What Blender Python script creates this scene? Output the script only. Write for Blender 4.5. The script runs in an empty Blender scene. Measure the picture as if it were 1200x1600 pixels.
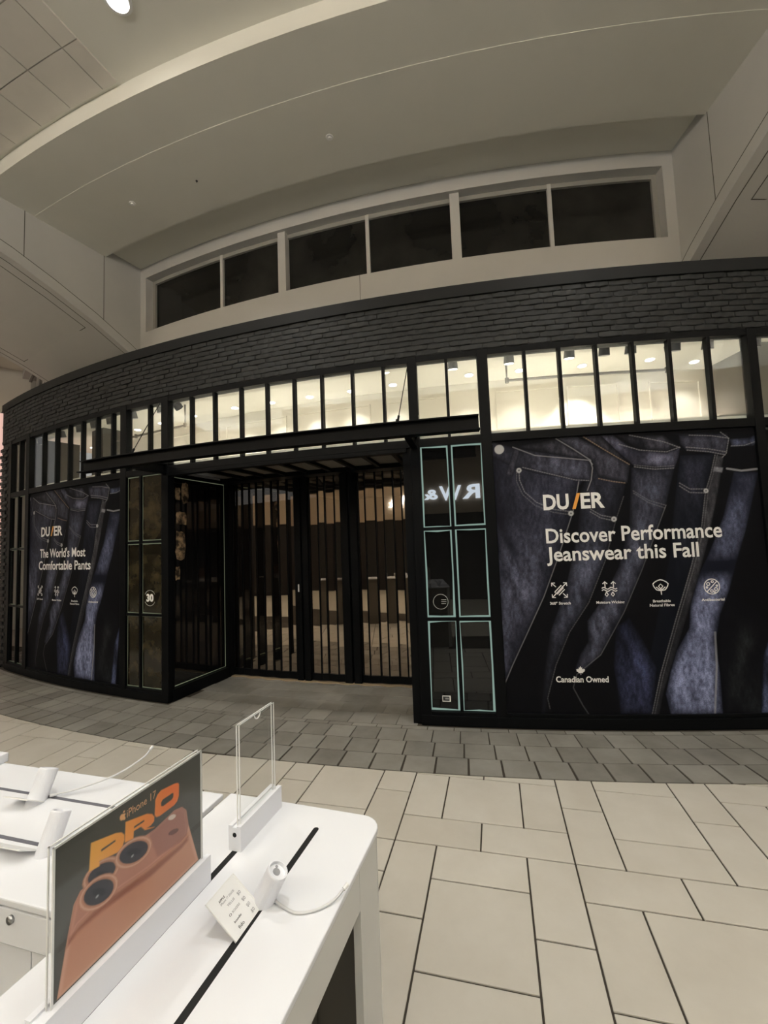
import bpy, bmesh, math, random
import numpy as np
from mathutils import Matrix, Vector

random.seed(7)
rng = np.random.default_rng(11)
scene = bpy.context.scene
COL = scene.collection

# ------------------------------------------------------------------ camera
YAW, PITCH, ROLL = -0.2471, 0.0703, -0.0383
CAM = Vector((0.61253, -2.39031, 1.61686))
_f = Vector((math.sin(YAW) * math.cos(PITCH), math.cos(YAW) * math.cos(PITCH), math.sin(PITCH)))
_r = Vector((math.cos(YAW), -math.sin(YAW), 0))
_u = _r.cross(_f)
_r2 = math.cos(ROLL) * _r + math.sin(ROLL) * _u
_u2 = -math.sin(ROLL) * _r + math.cos(ROLL) * _u
cd = bpy.data.cameras.new('camera')
cam = bpy.data.objects.new('camera', cd)
COL.objects.link(cam)
cam.matrix_world = Matrix(((_r2.x, _u2.x, -_f.x, CAM.x), (_r2.y, _u2.y, -_f.y, CAM.y), (_r2.z, _u2.z, -_f.z, CAM.z), (0, 0, 0, 1)))
cd.sensor_fit = 'HORIZONTAL'
cd.sensor_width = 36.0
cd.lens = 673.12 / 1200 * 36.0
cd.clip_start = 0.02
cd.clip_end = 200
scene.camera = cam

# ------------------------------------------------------------------ world and view
world = bpy.data.worlds.new('mall_ambient')
scene.world = world
world.use_nodes = True
world.node_tree.nodes['Background'].inputs[0].default_value = (1.0, 0.985, 0.96, 1)
world.node_tree.nodes['Background'].inputs[1].default_value = 0.35
scene.view_settings.view_transform = 'Standard'
scene.view_settings.look = 'None'
scene.view_settings.exposure = 0.08
scene.view_settings.gamma = 1.0
scene.view_settings.use_curve_mapping = False
scene.cycles.max_bounces = 8
scene.cycles.diffuse_bounces = 5
scene.cycles.glossy_bounces = 4
MALL_LAMP_W = 24.0
SHOP_LAMP_W = 21.0
FILL_W = 1080.0

# ------------------------------------------------------------------ curved storefront coordinates
U = 0.2286
R = 16.4883
XA, YA = -0.82860, 1.46649
CX, CY = XA, YA + R


def fac(s, o, z):
    """s metres along the storefront arc, o metres out of it towards the mall, z height"""
    p = s / R
    return Vector((CX + (R + o) * math.sin(p), CY - (R + o) * math.cos(p), z))


# ------------------------------------------------------------------ materials
def mat(name, col, rough=0.5, spec=0.5, metal=0.0, noise=None, bump=None, coat=0.0):
    m = bpy.data.materials.new(name)
    m.use_nodes = True
    nt = m.node_tree
    b = nt.nodes['Principled BSDF']
    b.inputs['Base Color'].default_value = (*col, 1)
    b.inputs['Roughness'].default_value = rough
    b.inputs['Specular IOR Level'].default_value = spec
    b.inputs['Metallic'].default_value = metal
    b.inputs['Coat Weight'].default_value = coat
    if noise or bump:
        tc = nt.nodes.new('ShaderNodeTexCoord')
    if noise:
        scale, col2, lo, hi = noise
        n = nt.nodes.new('ShaderNodeTexNoise')
        n.inputs['Scale'].default_value = scale
        n.inputs['Detail'].default_value = 6
        n.inputs['Roughness'].default_value = 0.6
        nt.links.new(tc.outputs['Object'], n.inputs['Vector'])
        rp = nt.nodes.new('ShaderNodeValToRGB')
        rp.color_ramp.elements[0].position = lo
        rp.color_ramp.elements[1].position = hi
        rp.color_ramp.elements[0].color = (*col, 1)
        rp.color_ramp.elements[1].color = (*col2, 1)
        nt.links.new(n.outputs['Fac'], rp.inputs['Fac'])
        nt.links.new(rp.outputs['Color'], b.inputs['Base Color'])
    if bump:
        scale, strength = bump
        n = nt.nodes.new('ShaderNodeTexNoise')
        n.inputs['Scale'].default_value = scale
        n.inputs['Detail'].default_value = 4
        nt.links.new(tc.outputs['Object'], n.inputs['Vector'])
        bp = nt.nodes.new('ShaderNodeBump')
        bp.inputs['Strength'].default_value = strength
        bp.inputs['Distance'].default_value = 0.01
        nt.links.new(n.outputs['Fac'], bp.inputs['Height'])
        nt.links.new(bp.outputs['Normal'], b.inputs['Normal'])
    return m


def tile_mat(name, c1, c2, rough, vary=0.45):
    """stone tile: the tone drifts from tile to tile (object random) and in soft clouds inside a tile"""
    m = mat(name, c1, rough, 0.4)
    nt = m.node_tree
    b = nt.nodes['Principled BSDF']
    oi = nt.nodes.new('ShaderNodeObjectInfo')
    ge = nt.nodes.new('ShaderNodeNewGeometry')
    n = nt.nodes.new('ShaderNodeTexNoise')
    n.inputs['Scale'].default_value = 2.6
    n.inputs['Detail'].default_value = 7
    n.inputs['Roughness'].default_value = 0.62
    nt.links.new(ge.outputs['Position'], n.inputs['Vector'])
    ad = nt.nodes.new('ShaderNodeMath')
    ad.operation = 'MULTIPLY_ADD'
    ad.inputs[1].default_value = vary
    nt.links.new(oi.outputs['Random'], ad.inputs[0])
    nt.links.new(n.outputs['Fac'], ad.inputs[2])
    rp = nt.nodes.new('ShaderNodeValToRGB')
    rp.color_ramp.elements[0].position = 0.35
    rp.color_ramp.elements[1].position = 1.05
    rp.color_ramp.elements[0].color = (*c1, 1)
    rp.color_ramp.elements[1].color = (*c2, 1)
    nt.links.new(ad.outputs[0], rp.inputs['Fac'])
    nt.links.new(rp.outputs['Color'], b.inputs['Base Color'])
    return m


def emit(name, col, strength):
    m = bpy.data.materials.new(name)
    m.use_nodes = True
    nt = m.node_tree
    nt.nodes.remove(nt.nodes['Principled BSDF'])
    e = nt.nodes.new('ShaderNodeEmission')
    e.inputs[0].default_value = (*col, 1)
    e.inputs[1].default_value = strength
    nt.links.new(e.outputs[0], nt.nodes['Material Output'].inputs[0])
    return m


def pane_mat(name, tint, base_refl, rough=0.02, fres=1.45, refl=(1, 1, 1)):
    """thin clear sheet: light passes straight through, the face mirrors a little"""
    m = bpy.data.materials.new(name)
    m.use_nodes = True
    nt = m.node_tree
    nt.nodes.remove(nt.nodes['Principled BSDF'])
    t = nt.nodes.new('ShaderNodeBsdfTransparent')
    t.inputs[0].default_value = (*tint, 1)
    g = nt.nodes.new('ShaderNodeBsdfGlossy')
    g.inputs['Color'].default_value = (*refl, 1)
    g.inputs['Roughness'].default_value = rough
    # reflectance of a thin sheet, the same from both sides: r0 + (1 - r0) * facing^5
    fr = nt.nodes.new('ShaderNodeLayerWeight')
    fr.inputs['Blend'].default_value = 0.5
    pw = nt.nodes.new('ShaderNodeMath')
    pw.operation = 'POWER'
    pw.inputs[1].default_value = 5.0
    nt.links.new(fr.outputs['Facing'], pw.inputs[0])
    r0 = ((fres - 1) / (fres + 1)) ** 2 + base_refl
    ad = nt.nodes.new('ShaderNodeMath')
    ad.operation = 'MULTIPLY_ADD'
    ad.inputs[1].default_value = 1 - r0
    ad.inputs[2].default_value = r0
    ad.use_clamp = True
    nt.links.new(pw.outputs[0], ad.inputs[0])
    mx = nt.nodes.new('ShaderNodeMixShader')
    nt.links.new(ad.outputs[0], mx.inputs[0])
    nt.links.new(t.outputs[0], mx.inputs[1])
    nt.links.new(g.outputs[0], mx.inputs[2])
    nt.links.new(mx.outputs[0], nt.nodes['Material Output'].inputs[0])
    return m


def print_mat(name, rough, spec, sheen=0.0):
    m = mat(name, (0.5, 0.5, 0.5), rough, spec)
    nt = m.node_tree
    a = nt.nodes.new('ShaderNodeAttribute')
    a.attribute_name = 'ink'
    nt.links.new(a.outputs['Color'], nt.nodes['Principled BSDF'].inputs['Base Color'])
    return m


M = {}
M['tile'] = tile_mat('beige_stone_tile', (0.47, 0.435, 0.370), (0.585, 0.555, 0.49), 0.42, 0.22)
M['tile_far'] = mat('beige_stone_field', (0.52, 0.485, 0.415), 0.45, 0.4)
M['grout'] = mat('dark_grout', (0.045, 0.036, 0.026), 0.9)
M['dtile'] = tile_mat('taupe_slate_tile', (0.145, 0.136, 0.118), (0.31, 0.295, 0.262), 0.5, 0.3)
M['plaster'] = mat('ceiling_plaster', (0.66, 0.65, 0.585), 0.85, 0.2, noise=(1.2, (0.70, 0.69, 0.625), 0.3, 0.8))
M['plaster_white'] = mat('white_painted_wall', (0.49, 0.485, 0.465), 0.8, 0.2, noise=(1.5, (0.53, 0.525, 0.505), 0.3, 0.8))
M['girder'] = mat('girder_cladding', (0.50, 0.50, 0.485), 0.7, 0.3, noise=(1.2, (0.55, 0.545, 0.52), 0.3, 0.8))
M['joint'] = mat('shadow_joint', (0.10, 0.095, 0.08), 0.9)
M['panel'] = tile_mat('ceiling_panel', (0.58, 0.55, 0.50), (0.66, 0.63, 0.57), 0.8)
M['brick'] = tile_mat('black_painted_brick', (0.006, 0.0068, 0.007), (0.019, 0.0205, 0.021), 0.6)
M['mortar'] = mat('black_painted_mortar', (0.008, 0.0085, 0.009), 0.7)
M['steel'] = mat('black_powder_coated_steel', (0.0032, 0.0036, 0.0042), 0.45, 0.10)
M['cap'] = mat('black_flashing', (0.014, 0.015, 0.0155), 0.55, 0.18)
M['film'] = mat('black_window_film', (0.006, 0.006, 0.006), 0.0, 0.5)
M['film_brown'] = mat('dusty_brown_window_film', (0.012, 0.010, 0.006), 0.12, 0.5, noise=(5.0, (0.060, 0.047, 0.024), 0.42, 0.72))
M['leak_glow'] = mat('painted_film_glow', (0.02, 0.014, 0.008), 0.5, 0.3, noise=(14.0, (0.42, 0.29, 0.17), 0.42, 0.62))  # mottled beige stands for backlight coming through the film
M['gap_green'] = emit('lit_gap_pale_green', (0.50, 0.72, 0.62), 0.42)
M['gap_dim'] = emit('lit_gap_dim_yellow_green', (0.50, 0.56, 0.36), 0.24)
M['glass'] = pane_mat('clear_window_glass', (0.97, 0.98, 0.97), 0.0)
M['grille_glass'] = pane_mat('smoked_grille_glass', (0.2, 0.19, 0.18), 0.40, 0.02, 1.45, (1.0, 0.82, 0.64))
M['night_glass'] = mat('dark_night_glass', (0.010, 0.010, 0.009), 0.10, 0.35, noise=(0.9, (0.030, 0.029, 0.026), 0.45, 0.7))
M['frame_grey'] = mat('grey_window_frame', (0.30, 0.295, 0.27), 0.6)
M['shop_white'] = mat('shop_white_paint', (0.80, 0.78, 0.72), 0.7, 0.2)
M['shop_dark'] = mat('shop_charcoal_wall', (0.060, 0.060, 0.055), 0.7, noise=(2.0, (0.09, 0.088, 0.08), 0.35, 0.7))
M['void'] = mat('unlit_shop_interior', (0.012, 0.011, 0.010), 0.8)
M['lamp_lens'] = emit('lamp_lens', (1.0, 0.95, 0.86), 40.0)
M['shop_lens'] = emit('shop_downlight_lens', (1.0, 0.95, 0.85), 9.0)
M['lamp_black'] = mat('black_lamp_housing', (0.02, 0.02, 0.02), 0.45)
M['white_metal'] = mat('white_metal', (0.75, 0.75, 0.73), 0.4)
M['pipe'] = mat('grey_pipe', (0.16, 0.15, 0.14), 0.4, 0.5)
M['table'] = mat('white_laminate', (0.77, 0.78, 0.81), 0.22, 0.45)
M['table_side'] = mat('glossy_white_panel', (0.68, 0.68, 0.65), 0.12, 0.5)
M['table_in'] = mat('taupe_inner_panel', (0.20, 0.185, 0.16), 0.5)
M['slot_grey'] = mat('grey_blue_slot', (0.12, 0.12, 0.14), 0.7)
M['slot'] = mat('black_slot', (0.004, 0.004, 0.004), 0.8)
M['plastic'] = mat('white_plastic', (0.77, 0.78, 0.82), 0.35, 0.45)
M['grey_plastic'] = mat('grey_plastic', (0.30, 0.30, 0.31), 0.4)
M['cable'] = mat('pale_grey_cable', (0.62, 0.62, 0.62), 0.45)
M['acrylic'] = pane_mat('clear_acrylic', (0.95, 0.955, 0.95), 0.0, 0.02, 1.3)
M['acrylic_edge'] = mat('bright_acrylic_edge', (0.82, 0.82, 0.80), 0.15, 0.6)
M['paper'] = mat('white_card', (0.78, 0.78, 0.77), 0.5)
M['ink_black'] = mat('black_ink', (0.03, 0.03, 0.035), 0.6)
M['ink_grey'] = mat('grey_ink', (0.35, 0.35, 0.36), 0.6)
M['print'] = print_mat('poster_print', 0.6, 0.06)
M['sign_print'] = print_mat('sign_print', 0.35, 0.4)
M['ink_white'] = mat('white_ink', (0.78, 0.77, 0.75), 0.5, 0.3)
M['ink_orange'] = mat('orange_ink', (0.75, 0.33, 0.06), 0.5, 0.3)
M['ink_gold'] = mat('pale_orange_ink', (0.80, 0.46, 0.27), 0.5, 0.3)
M['decal'] = mat('grey_vinyl_decal', (0.30, 0.31, 0.30), 0.5)
M['pink'] = emit('backlit_pink_shop_panel', (0.90, 0.56, 0.47), 0.85)
M['sign_light'] = emit('sign_letter_light', (0.80, 0.90, 1.0), 16.0)
M['back_beige'] = mat('opposite_bulkhead', (0.55, 0.45, 0.34), 0.7)
M['back_dark'] = mat('opposite_shopfront', (0.02, 0.02, 0.02), 0.5)
M['soffit_glass'] = mat('rough_soffit_glass', (0.22, 0.20, 0.17), 0.3, 0.5, bump=(70, 1.0))
M['sand_tone'] = mat('sandy_strip', (0.36, 0.27, 0.17), 0.6)
M['metal'] = mat('brushed_metal', (0.5, 0.5, 0.5), 0.3, 0.5, 1.0)


# ------------------------------------------------------------------ mesh builder
class MB:
    def __init__(self):
        self.v, self.f, self.m = [], [], []

    def add(self, vs, fs, mi=0):
        n = len(self.v)
        self.v += [tuple(p) for p in vs]
        for f in fs:
            self.f.append([i + n for i in f])
            self.m.append(mi)
        return self

    def hexa(self, p, mi=0):
        return self.add(p, [(0, 3, 2, 1), (4, 5, 6, 7), (0, 1, 5, 4), (1, 2, 6, 5), (2, 3, 7, 6), (3, 0, 4, 7)], mi)

    def box(self, x0, x1, y0, y1, z0, z1, mi=0):
        return self.hexa([(x0, y0, z0), (x1, y0, z0), (x1, y1, z0), (x0, y1, z0), (x0, y0, z1), (x1, y0, z1), (x1, y1, z1), (x0, y1, z1)], mi)

    def arc(self, s0, s1, o0, o1, z0, z1, mi=0, seg=None):
        """box that follows the storefront arc: o0 is the inner side, o1 the side towards the mall"""
        n = seg or max(1, int(math.ceil(abs(s1 - s0) / 0.3)))
        vs, fs = [], []
        for i in range(n + 1):
            s = s0 + (s1 - s0) * i / n
            vs += [fac(s, o1, z0), fac(s, o0, z0), fac(s, o0, z1), fac(s, o1, z1)]
        for i in range(n):
            a, b = 4 * i, 4 * i + 4
            for k in range(4):
                l = (k + 1) % 4
                fs.append((a + k, b + k, b + l, a + l))
        fs.append((0, 1, 2, 3)[::-1] if False else (0, 3, 2, 1)[::-1])
        e = 4 * n
        fs.append((e + 0, e + 3, e + 2, e + 1))
        return self.add(vs, fs, mi)

    def prism(self, poly, vec, mi=0):
        n = len(poly)
        a = [Vector(p) for p in poly]
        b = [p + Vector(vec) for p in a]
        fs = [tuple(range(n))[::-1], tuple(range(n, 2 * n))]
        fs += [(i, (i + 1) % n, n + (i + 1) % n, n + i) for i in range(n)]
        return self.add(a + b, fs, mi)

    def tube(self, path, r, n=10, mi=0, cap=True):
        path = [Vector(p) for p in path]
        rings = []
        up = Vector((0, 0, 1))
        for i, p in enumerate(path):
            d = (path[min(i + 1, len(path) - 1)] - path[max(i - 1, 0)]).normalized()
            a = d.cross(up)
            if a.length < 1e-3:
                a = d.cross(Vector((1, 0, 0)))
            a.normalize()
            b = a.cross(d).normalized()
            rr = r[i] if isinstance(r, (list, tuple)) else r
            rings.append([p + rr * (math.cos(2 * math.pi * k / n) * a + math.sin(2 * math.pi * k / n) * b) for k in range(n)])
        vs = [q for g in rings for q in g]
        fs = []
        for i in range(len(rings) - 1):
            for k in range(n):
                l = (k + 1) % n
                fs.append((i * n + k, i * n + l, (i + 1) * n + l, (i + 1) * n + k))
        if cap:
            fs.append(tuple(range(n))[::-1])
            e = (len(rings) - 1) * n
            fs.append(tuple(range(e, e + n)))
        return self.add(vs, fs, mi)

    def build(self, name, mats, parent=None, smooth=False, fix=True):
        me = bpy.data.meshes.new(name)
        me.from_pydata(self.v, [], self.f)
        if not isinstance(mats, (list, tuple)):
            mats = [mats]
        for m in mats:
            me.materials.append(m)
        me.polygons.foreach_set('material_index', self.m)
        if fix:
            bm = bmesh.new()
            bm.from_mesh(me)
            bmesh.ops.recalc_face_normals(bm, faces=bm.faces)
            bm.to_mesh(me)
            bm.free()
        if smooth:
            me.polygons.foreach_set('use_smooth', [True] * len(me.polygons))
        me.update()
        return put(name, me, parent)


def put(name, me, parent=None):
    o = bpy.data.objects.new(name, me)
    COL.objects.link(o)
    if parent is not None:
        o.parent = parent
    return o


def empty(name, loc=(0, 0, 0), rz=0.0):
    o = bpy.data.objects.new(name, None)
    o.empty_display_size = 0.05
    COL.objects.link(o)
    o.location = loc
    o.rotation_euler = (0, 0, rz)
    return o


def tag(o, label=None, cat=None, group=None, kind=None):
    if label:
        o['label'] = label
    if cat:
        o['category'] = cat
    if group:
        o['group'] = group
    if kind:
        o['kind'] = kind
    return o


def bevel(o, w=0.004, seg=2):
    m = o.modifiers.new('bevel', 'BEVEL')
    m.width = w
    m.segments = seg
    m.limit_method = 'ANGLE'
    return o


def copy_tree(o, parent=None):
    c = o.copy()
    COL.objects.link(c)
    c.parent = parent
    for ch in list(o.children):
        copy_tree(ch, c)
    return c


def text2d(body, bold=0.0):
    """outline of a line of text as flat triangles, scaled to a 1 x 1 box"""
    cu = bpy.data.curves.new('text_outline', 'FONT')
    cu.body = body
    cu.size = 1.0
    cu.offset = bold
    cu.resolution_u = 3
    ob = bpy.data.objects.new('text_outline', cu)
    COL.objects.link(ob)
    bpy.context.view_layer.update()
    dg = bpy.context.evaluated_depsgraph_get()
    me = bpy.data.meshes.new_from_object(ob.evaluated_get(dg))
    vs = [(v.co.x, v.co.y) for v in me.vertices]
    fs = [tuple(p.vertices) for p in me.polygons]
    bpy.data.objects.remove(ob)
    bpy.data.curves.remove(cu)
    bpy.data.meshes.remove(me)
    a = np.array(vs)
    return a, fs


def fit_text(body, x0, x1, ybase, ycap, bold=0.0, capref='H'):
    """2D triangles of the text from x0 to x1, baseline at ybase and capital height to ycap"""
    a, fs = text2d(body, bold)
    r, _ = text2d(capref, bold)
    lo, hi = r[:, 1].min(), r[:, 1].max()
    b = np.empty_like(a)
    b[:, 0] = x0 + (a[:, 0] - a[:, 0].min()) / (a[:, 0].max() - a[:, 0].min()) * (x1 - x0)
    b[:, 1] = ybase + (a[:, 1] - lo) / (hi - lo) * (ycap - ybase)
    return b, fs


def ribbon2d(pts, w, closed=False):
    """flat band along a 2D polyline"""
    p = [Vector((x, y)) for x, y in pts]
    n = len(p)
    vs, fs = [], []
    for i in range(n):
        a = p[(i - 1) % n] if closed else p[max(i - 1, 0)]
        b = p[(i + 1) % n] if closed else p[min(i + 1, n - 1)]
        d = (b - a).normalized()
        q = Vector((-d.y, d.x)) * w / 2
        vs += [tuple(p[i] + q), tuple(p[i] - q)]
    for i in range(n if closed else n - 1):
        j = (i + 1) % n
        fs.append((2 * i, 2 * i + 1, 2 * j + 1, 2 * j))
    return vs, fs


def ring2d(cx, cy, r, n=28):
    return [(cx + r * math.cos(2 * math.pi * k / n), cy + r * math.sin(2 * math.pi * k / n)) for k in range(n)]


# ------------------------------------------------------------------ the setting: floor
def arc_rot(s):
    c = Matrix.Translation((CX, CY, 0))
    return c @ Matrix.Rotation(s / R, 4, 'Z') @ c.inverted()


EDGE = 0.785                                  # where the taupe border stops and the beige field begins


def clip_out(poly):
    """cut a tile outline along the border arc, keep the mall side"""
    mx = sum(p[0] for p in poly) / len(poly)
    my = sum(p[1] for p in poly) / len(poly)
    d = Vector((mx - CX, my - CY)).normalized()
    k = R + EDGE + 0.006

    def val(p):
        return (p[0] - CX) * d.x + (p[1] - CY) * d.y - k
    out = []
    for i in range(len(poly)):
        a, b = poly[i], poly[(i + 1) % len(poly)]
        va, vb = val(a), val(b)
        if va >= 0:
            out.append(a)
        if va * vb < 0:
            t = va / (va - vb)
            out.append((a[0] + (b[0] - a[0]) * t, a[1] + (b[1] - a[1]) * t))
    return out


def in_view(x, y, z, m=170):
    d = Vector((x, y, z)) - CAM
    w = d.dot(_f)
    if w < 0.05:
        return False
    px, py = 600 + 673.1 * d.dot(_r2) / w, 800 - 673.1 * d.dot(_u2) / w
    return -m < px < 1200 + m and -m < py < 1600 + m


fl = MB()
fl.add([(-8.2, -2.0, -0.006), (5.6, -2.0, -0.006), (5.6, 5.2, -0.006), (-8.2, 5.2, -0.006)], [(0, 1, 2, 3)], 0)
fl.add([(-14, -9, -0.010), (14, -9, -0.010), (14, 9, -0.010), (-14, 9, -0.010)], [(0, 1, 2, 3)], 1)
floor = tag(fl.build('floor', [M['grout'], M['tile_far']], fix=False), kind='structure')

A_MOD = [(0, 0, 2, 1), (2, 0, 2, 1), (0, 1, 1, 2), (1, 1, 2, 2), (3, 1, 1, 2), (0, 3, 2, 1), (2, 3, 2, 1)]
B_MOD = [(y, x, h, w) for x, y, w, h in A_MOD]
G = 0.0043
tiles = []
for mi in range(-9, 7):
    for mj in range(-3, 3):
        # module (0, -1) is of the first kind; the two kinds alternate like a chessboard
        mod = A_MOD if (mi + mj + 1) % 2 == 0 else B_MOD
        for (u, v, w, h) in mod:
            x0, x1 = (mi * 4 + u) * U + G, (mi * 4 + u + w) * U - G
            y1, y0 = -(mj * 4 + v) * U - G, -(mj * 4 + v + h) * U + G
            if not any(in_view(x, y, 0) for x in (x0, (x0 + x1) / 2, x1) for y in (y0, (y0 + y1) / 2, y1)):
                continue
            tiles.append(clip_out([(x0, y0), (x1, y0), (x1, y1), (x0, y1)]))
tiles = [t for t in tiles if len(t) > 2]


def area(t):
    return 0.5 * abs(sum(t[i][0] * t[(i + 1) % len(t)][1] - t[(i + 1) % len(t)][0] * t[i][1] for i in range(len(t))))


tiles = [t for t in tiles if area(t) > 0.002]
tiles.sort(key=lambda t: (sum(p[0] for p in t) / len(t) - CAM.x) ** 2 + (sum(p[1] for p in t) / len(t) - CAM.y) ** 2)
for t in tiles[:300]:
    cx, cy = sum(p[0] for p in t) / len(t), sum(p[1] for p in t) / len(t)
    o = MB().prism([(x - cx, y - cy, -0.012) for x, y in t], (0, 0, 0.012)).build('tile', M['tile'], floor)
    o.location = (cx, cy, 0)
    bevel(o, 0.0015, 1)
if len(tiles) > 300:
    mb = MB()
    for t in tiles[300:]:
        mb.prism([(x, y, -0.012) for x, y in t], (0, 0, 0.012))
    tag(mb.build('far_tiles', M['tile'], floor), kind='stuff')

# taupe border of square tiles that follows the storefront, and the same tiles in the entrance recess
fb = MB().arc(-9.5, 7.5, -1.10, EDGE, -0.03, -0.005)
border = tag(fb.build('floor_border', M['grout']), kind='structure')
dt_me = None


def dark_tile(s, o0, o1, w):
    mb = MB()
    hw = w / 2 - 0.0035
    d = (o1 - o0) / 2 - 0.0035
    mb.box(-hw, hw, -d, d, -0.012, 0.001)
    return mb, fac(s, (o0 + o1) / 2, 0), s / R


dark_shapes = {}
rows = [(0.555, EDGE, 0.005), (0.325, 0.555, -0.025), (0.10, 0.325, -0.055), (0.035, 0.10, -0.11)]
rec_rows = [(-0.205, 0.035, 0.055), (-0.44, -0.205, 0.105), (-0.66, -0.44, 0.02), (-0.885, -0.66, 0.06), (-1.08, -0.885, 0.0)]
n_dark = 0
far_dark = MB()
for rws, smin, smax in ((rows, -7.5, 5.4), (rec_rows, -2.0, 0.70)):
    for (o0, o1, ph) in rws:
        k0, k1 = int(math.floor(smin / 0.2255)), int(math.ceil(smax / 0.2255))
        for k in range(k0, k1 + 1):
            a = k * 0.2255 + ph
            b = a + 0.2255
            if rws is rec_rows:
                a, b = max(a, smin), min(b, smax)
                if b - a < 0.02:
                    continue
            sc = (a + b) / 2
            p = fac(sc, (o0 + o1) / 2, 0)
            if not in_view(p.x, p.y, 0, 120):
                continue
            key = (round(b - a, 3), round(o1 - o0, 3))
            if key not in dark_shapes:
                mb, _, _ = dark_tile(sc, o0, o1, b - a)
                dark_shapes[key] = mb.build('tile', M['dtile'], border).data
                o = bpy.data.objects[-1] if False else [c for c in border.children if c.data is dark_shapes[key]][0]
            else:
                o = put('tile', dark_shapes[key], border)
            o.location = p
            o.rotation_euler = (0, 0, sc / R)
            n_dark += 1
# wavy sand-coloured strip where the folding grille meets the paving
wavy_strip = MB()
pts_in, pts_out = [], []
for i in range(61):
    s = -2.0 + 2.7 * i / 60
    w = 0.018 * math.sin(i * 1.05)
    pts_out.append(fac(s, -0.945 + w, 0.001))
    pts_in.append(fac(s, -1.03, 0.001))
for i in range(60):
    wavy_strip.hexa([pts_out[i], pts_out[i + 1], pts_in[i + 1], pts_in[i]] + [p + Vector((0, 0, 0.008)) for p in (pts_out[i], pts_out[i + 1], pts_in[i + 1], pts_in[i])])
tag(wavy_strip.build('trim_strip', M['sand_tone']), kind='structure')

# ------------------------------------------------------------------ brick band over the shopfront
Z_HEAD, Z_BRICK0, Z_CAP0, Z_CAP1 = 3.28, 3.335, 3.848, 3.962
S_L, S_R = -5.98, 6.2
wall = empty('wall_front', fac(0, 0, 3.335))
tag(wall, kind='structure')
wall_off = Matrix.Translation(-Vector(wall.location))


def under(o):
    """child built in world coordinates under a parent that stands elsewhere"""
    o.matrix_parent_inverse = o.parent.matrix_basis.inverted()
    return o


mb = MB().arc(S_L, S_R, -0.09, -0.0035, Z_BRICK0, Z_CAP0)
mb.arc(S_L, -5.62, -0.30, -0.014, 0, Z_BRICK0)
under(mb.build('mortar_backing', M['mortar'], wall))
mb = MB().arc(S_L, S_R, -0.72, 0.012, Z_CAP0, Z_CAP1)
mb.arc(S_L, S_R, 0.012, 0.020, Z_CAP0, Z_CAP0 + 0.012)
under(mb.build('cap_flashing', M['cap'], wall))
brick_meshes = []
for k in range(10):
    L = 0.192
    mb = MB()
    r = lambda a: random.uniform(-a, a)
    n = 5
    vs = []
    for i in range(n + 1):
        x = -L / 2 + L * i / n
        y0 = -0.003 + r(0.003)
        e = 0.004 if i in (0, n) else 0
        zt, zb = 0.0228 + r(0.0026) - e, -0.0228 + r(0.0026) + e
        vs += [(x, 0.03, zb), (x, y0 + e, zb), (x, y0 - 0.003 + e, zb + 0.006), (x, y0 - 0.0035 + r(0.002) + e, zt - 0.006), (x, y0 + e, zt), (x, 0.03, zt)]
    fs = []
    for i in range(n):
        for q in range(5):
            fs.append((6 * i + q, 6 * i + 6 + q, 6 * i + 7 + q, 6 * i + q + 1))
    fs += [(0, 1, 2, 3, 4, 5), tuple(6 * n + q for q in (5, 4, 3, 2, 1, 0))]
    mb.add(vs, fs)
    o = mb.build('brick', M['brick'], wall)
    brick_meshes.append(o.data)
    bpy.data.objects.remove(o)
spots = []
for c in range(10):
    z = Z_BRICK0 + 0.0256 + c * 0.0512
    off = (0.0, 0.10, 0.035, 0.13, 0.07)[c % 5]
    k = 0
    s = S_L + 0.10 - off
    while s < 4.55:
        if s - 0.1 > S_L - 0.02:
            spots.append((s, z, random.choice(brick_meshes), 1.0))
        s += 0.2 + random.uniform(-0.003, 0.003)
spots.sort(key=lambda q: (fac(q[0], 0, q[1]) - CAM).length)


def brick_matrix(s, z):
    return Matrix.Translation(fac(s, random.uniform(-0.004, 0.004), z)) @ Matrix.Rotation(s / R, 4, 'Z') @ Matrix.Rotation(random.uniform(-0.01, 0.01), 4, 'Y')


for (s, z, me, _) in spots[:300]:
    o = put('brick', me, wall)
    o.matrix_parent_inverse = wall_off
    o.matrix_basis = brick_matrix(s, z)
far = MB()
for c in range(64):                                # narrow brick pier that ends the shopfront, under the band
    z = 0.0256 + c * 0.0512
    for q in range(2):
        s = -5.90 + q * 0.2 - (0.1 if c % 2 else 0) + 0.02
        if -6.0 < s < -5.70:
            spots.append((s, z, random.choice(brick_meshes), 1.0))
for (s, z, me, _) in spots[300:]:
    mt = brick_matrix(s, z)
    far.add([mt @ v.co for v in me.vertices], [tuple(p.vertices) for p in me.polygons])
tag(under(far.build('far_bricks', M['brick'], wall)), kind='stuff')

# ------------------------------------------------------------------ upper white wall, dark windows
SILL, HEAD, OW = 4.715, 5.513, -0.74
WL, WR = -3.35, 3.58
wu = MB()
wu.arc(-12, 10, OW - 0.25, OW, 3.80, SILL)
wu.arc(-12, 10, OW - 0.25, OW, HEAD, 6.1)
wu.arc(WR, 6.4, OW - 0.25, OW, SILL, HEAD)
wu.arc(-6.35, WL, OW - 0.25, OW, SILL, HEAD)
wu.arc(-12, -9.6, OW - 0.25, OW, SILL, HEAD)
upper = tag(wu.build('wall_upper', M['plaster_white']), kind='structure')
for s in (0.10, -4.1, 4.9):
    MB().arc(s, s + 0.006, OW, OW + 0.0015, Z_CAP1, SILL).build('joint', M['joint'], upper)


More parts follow.
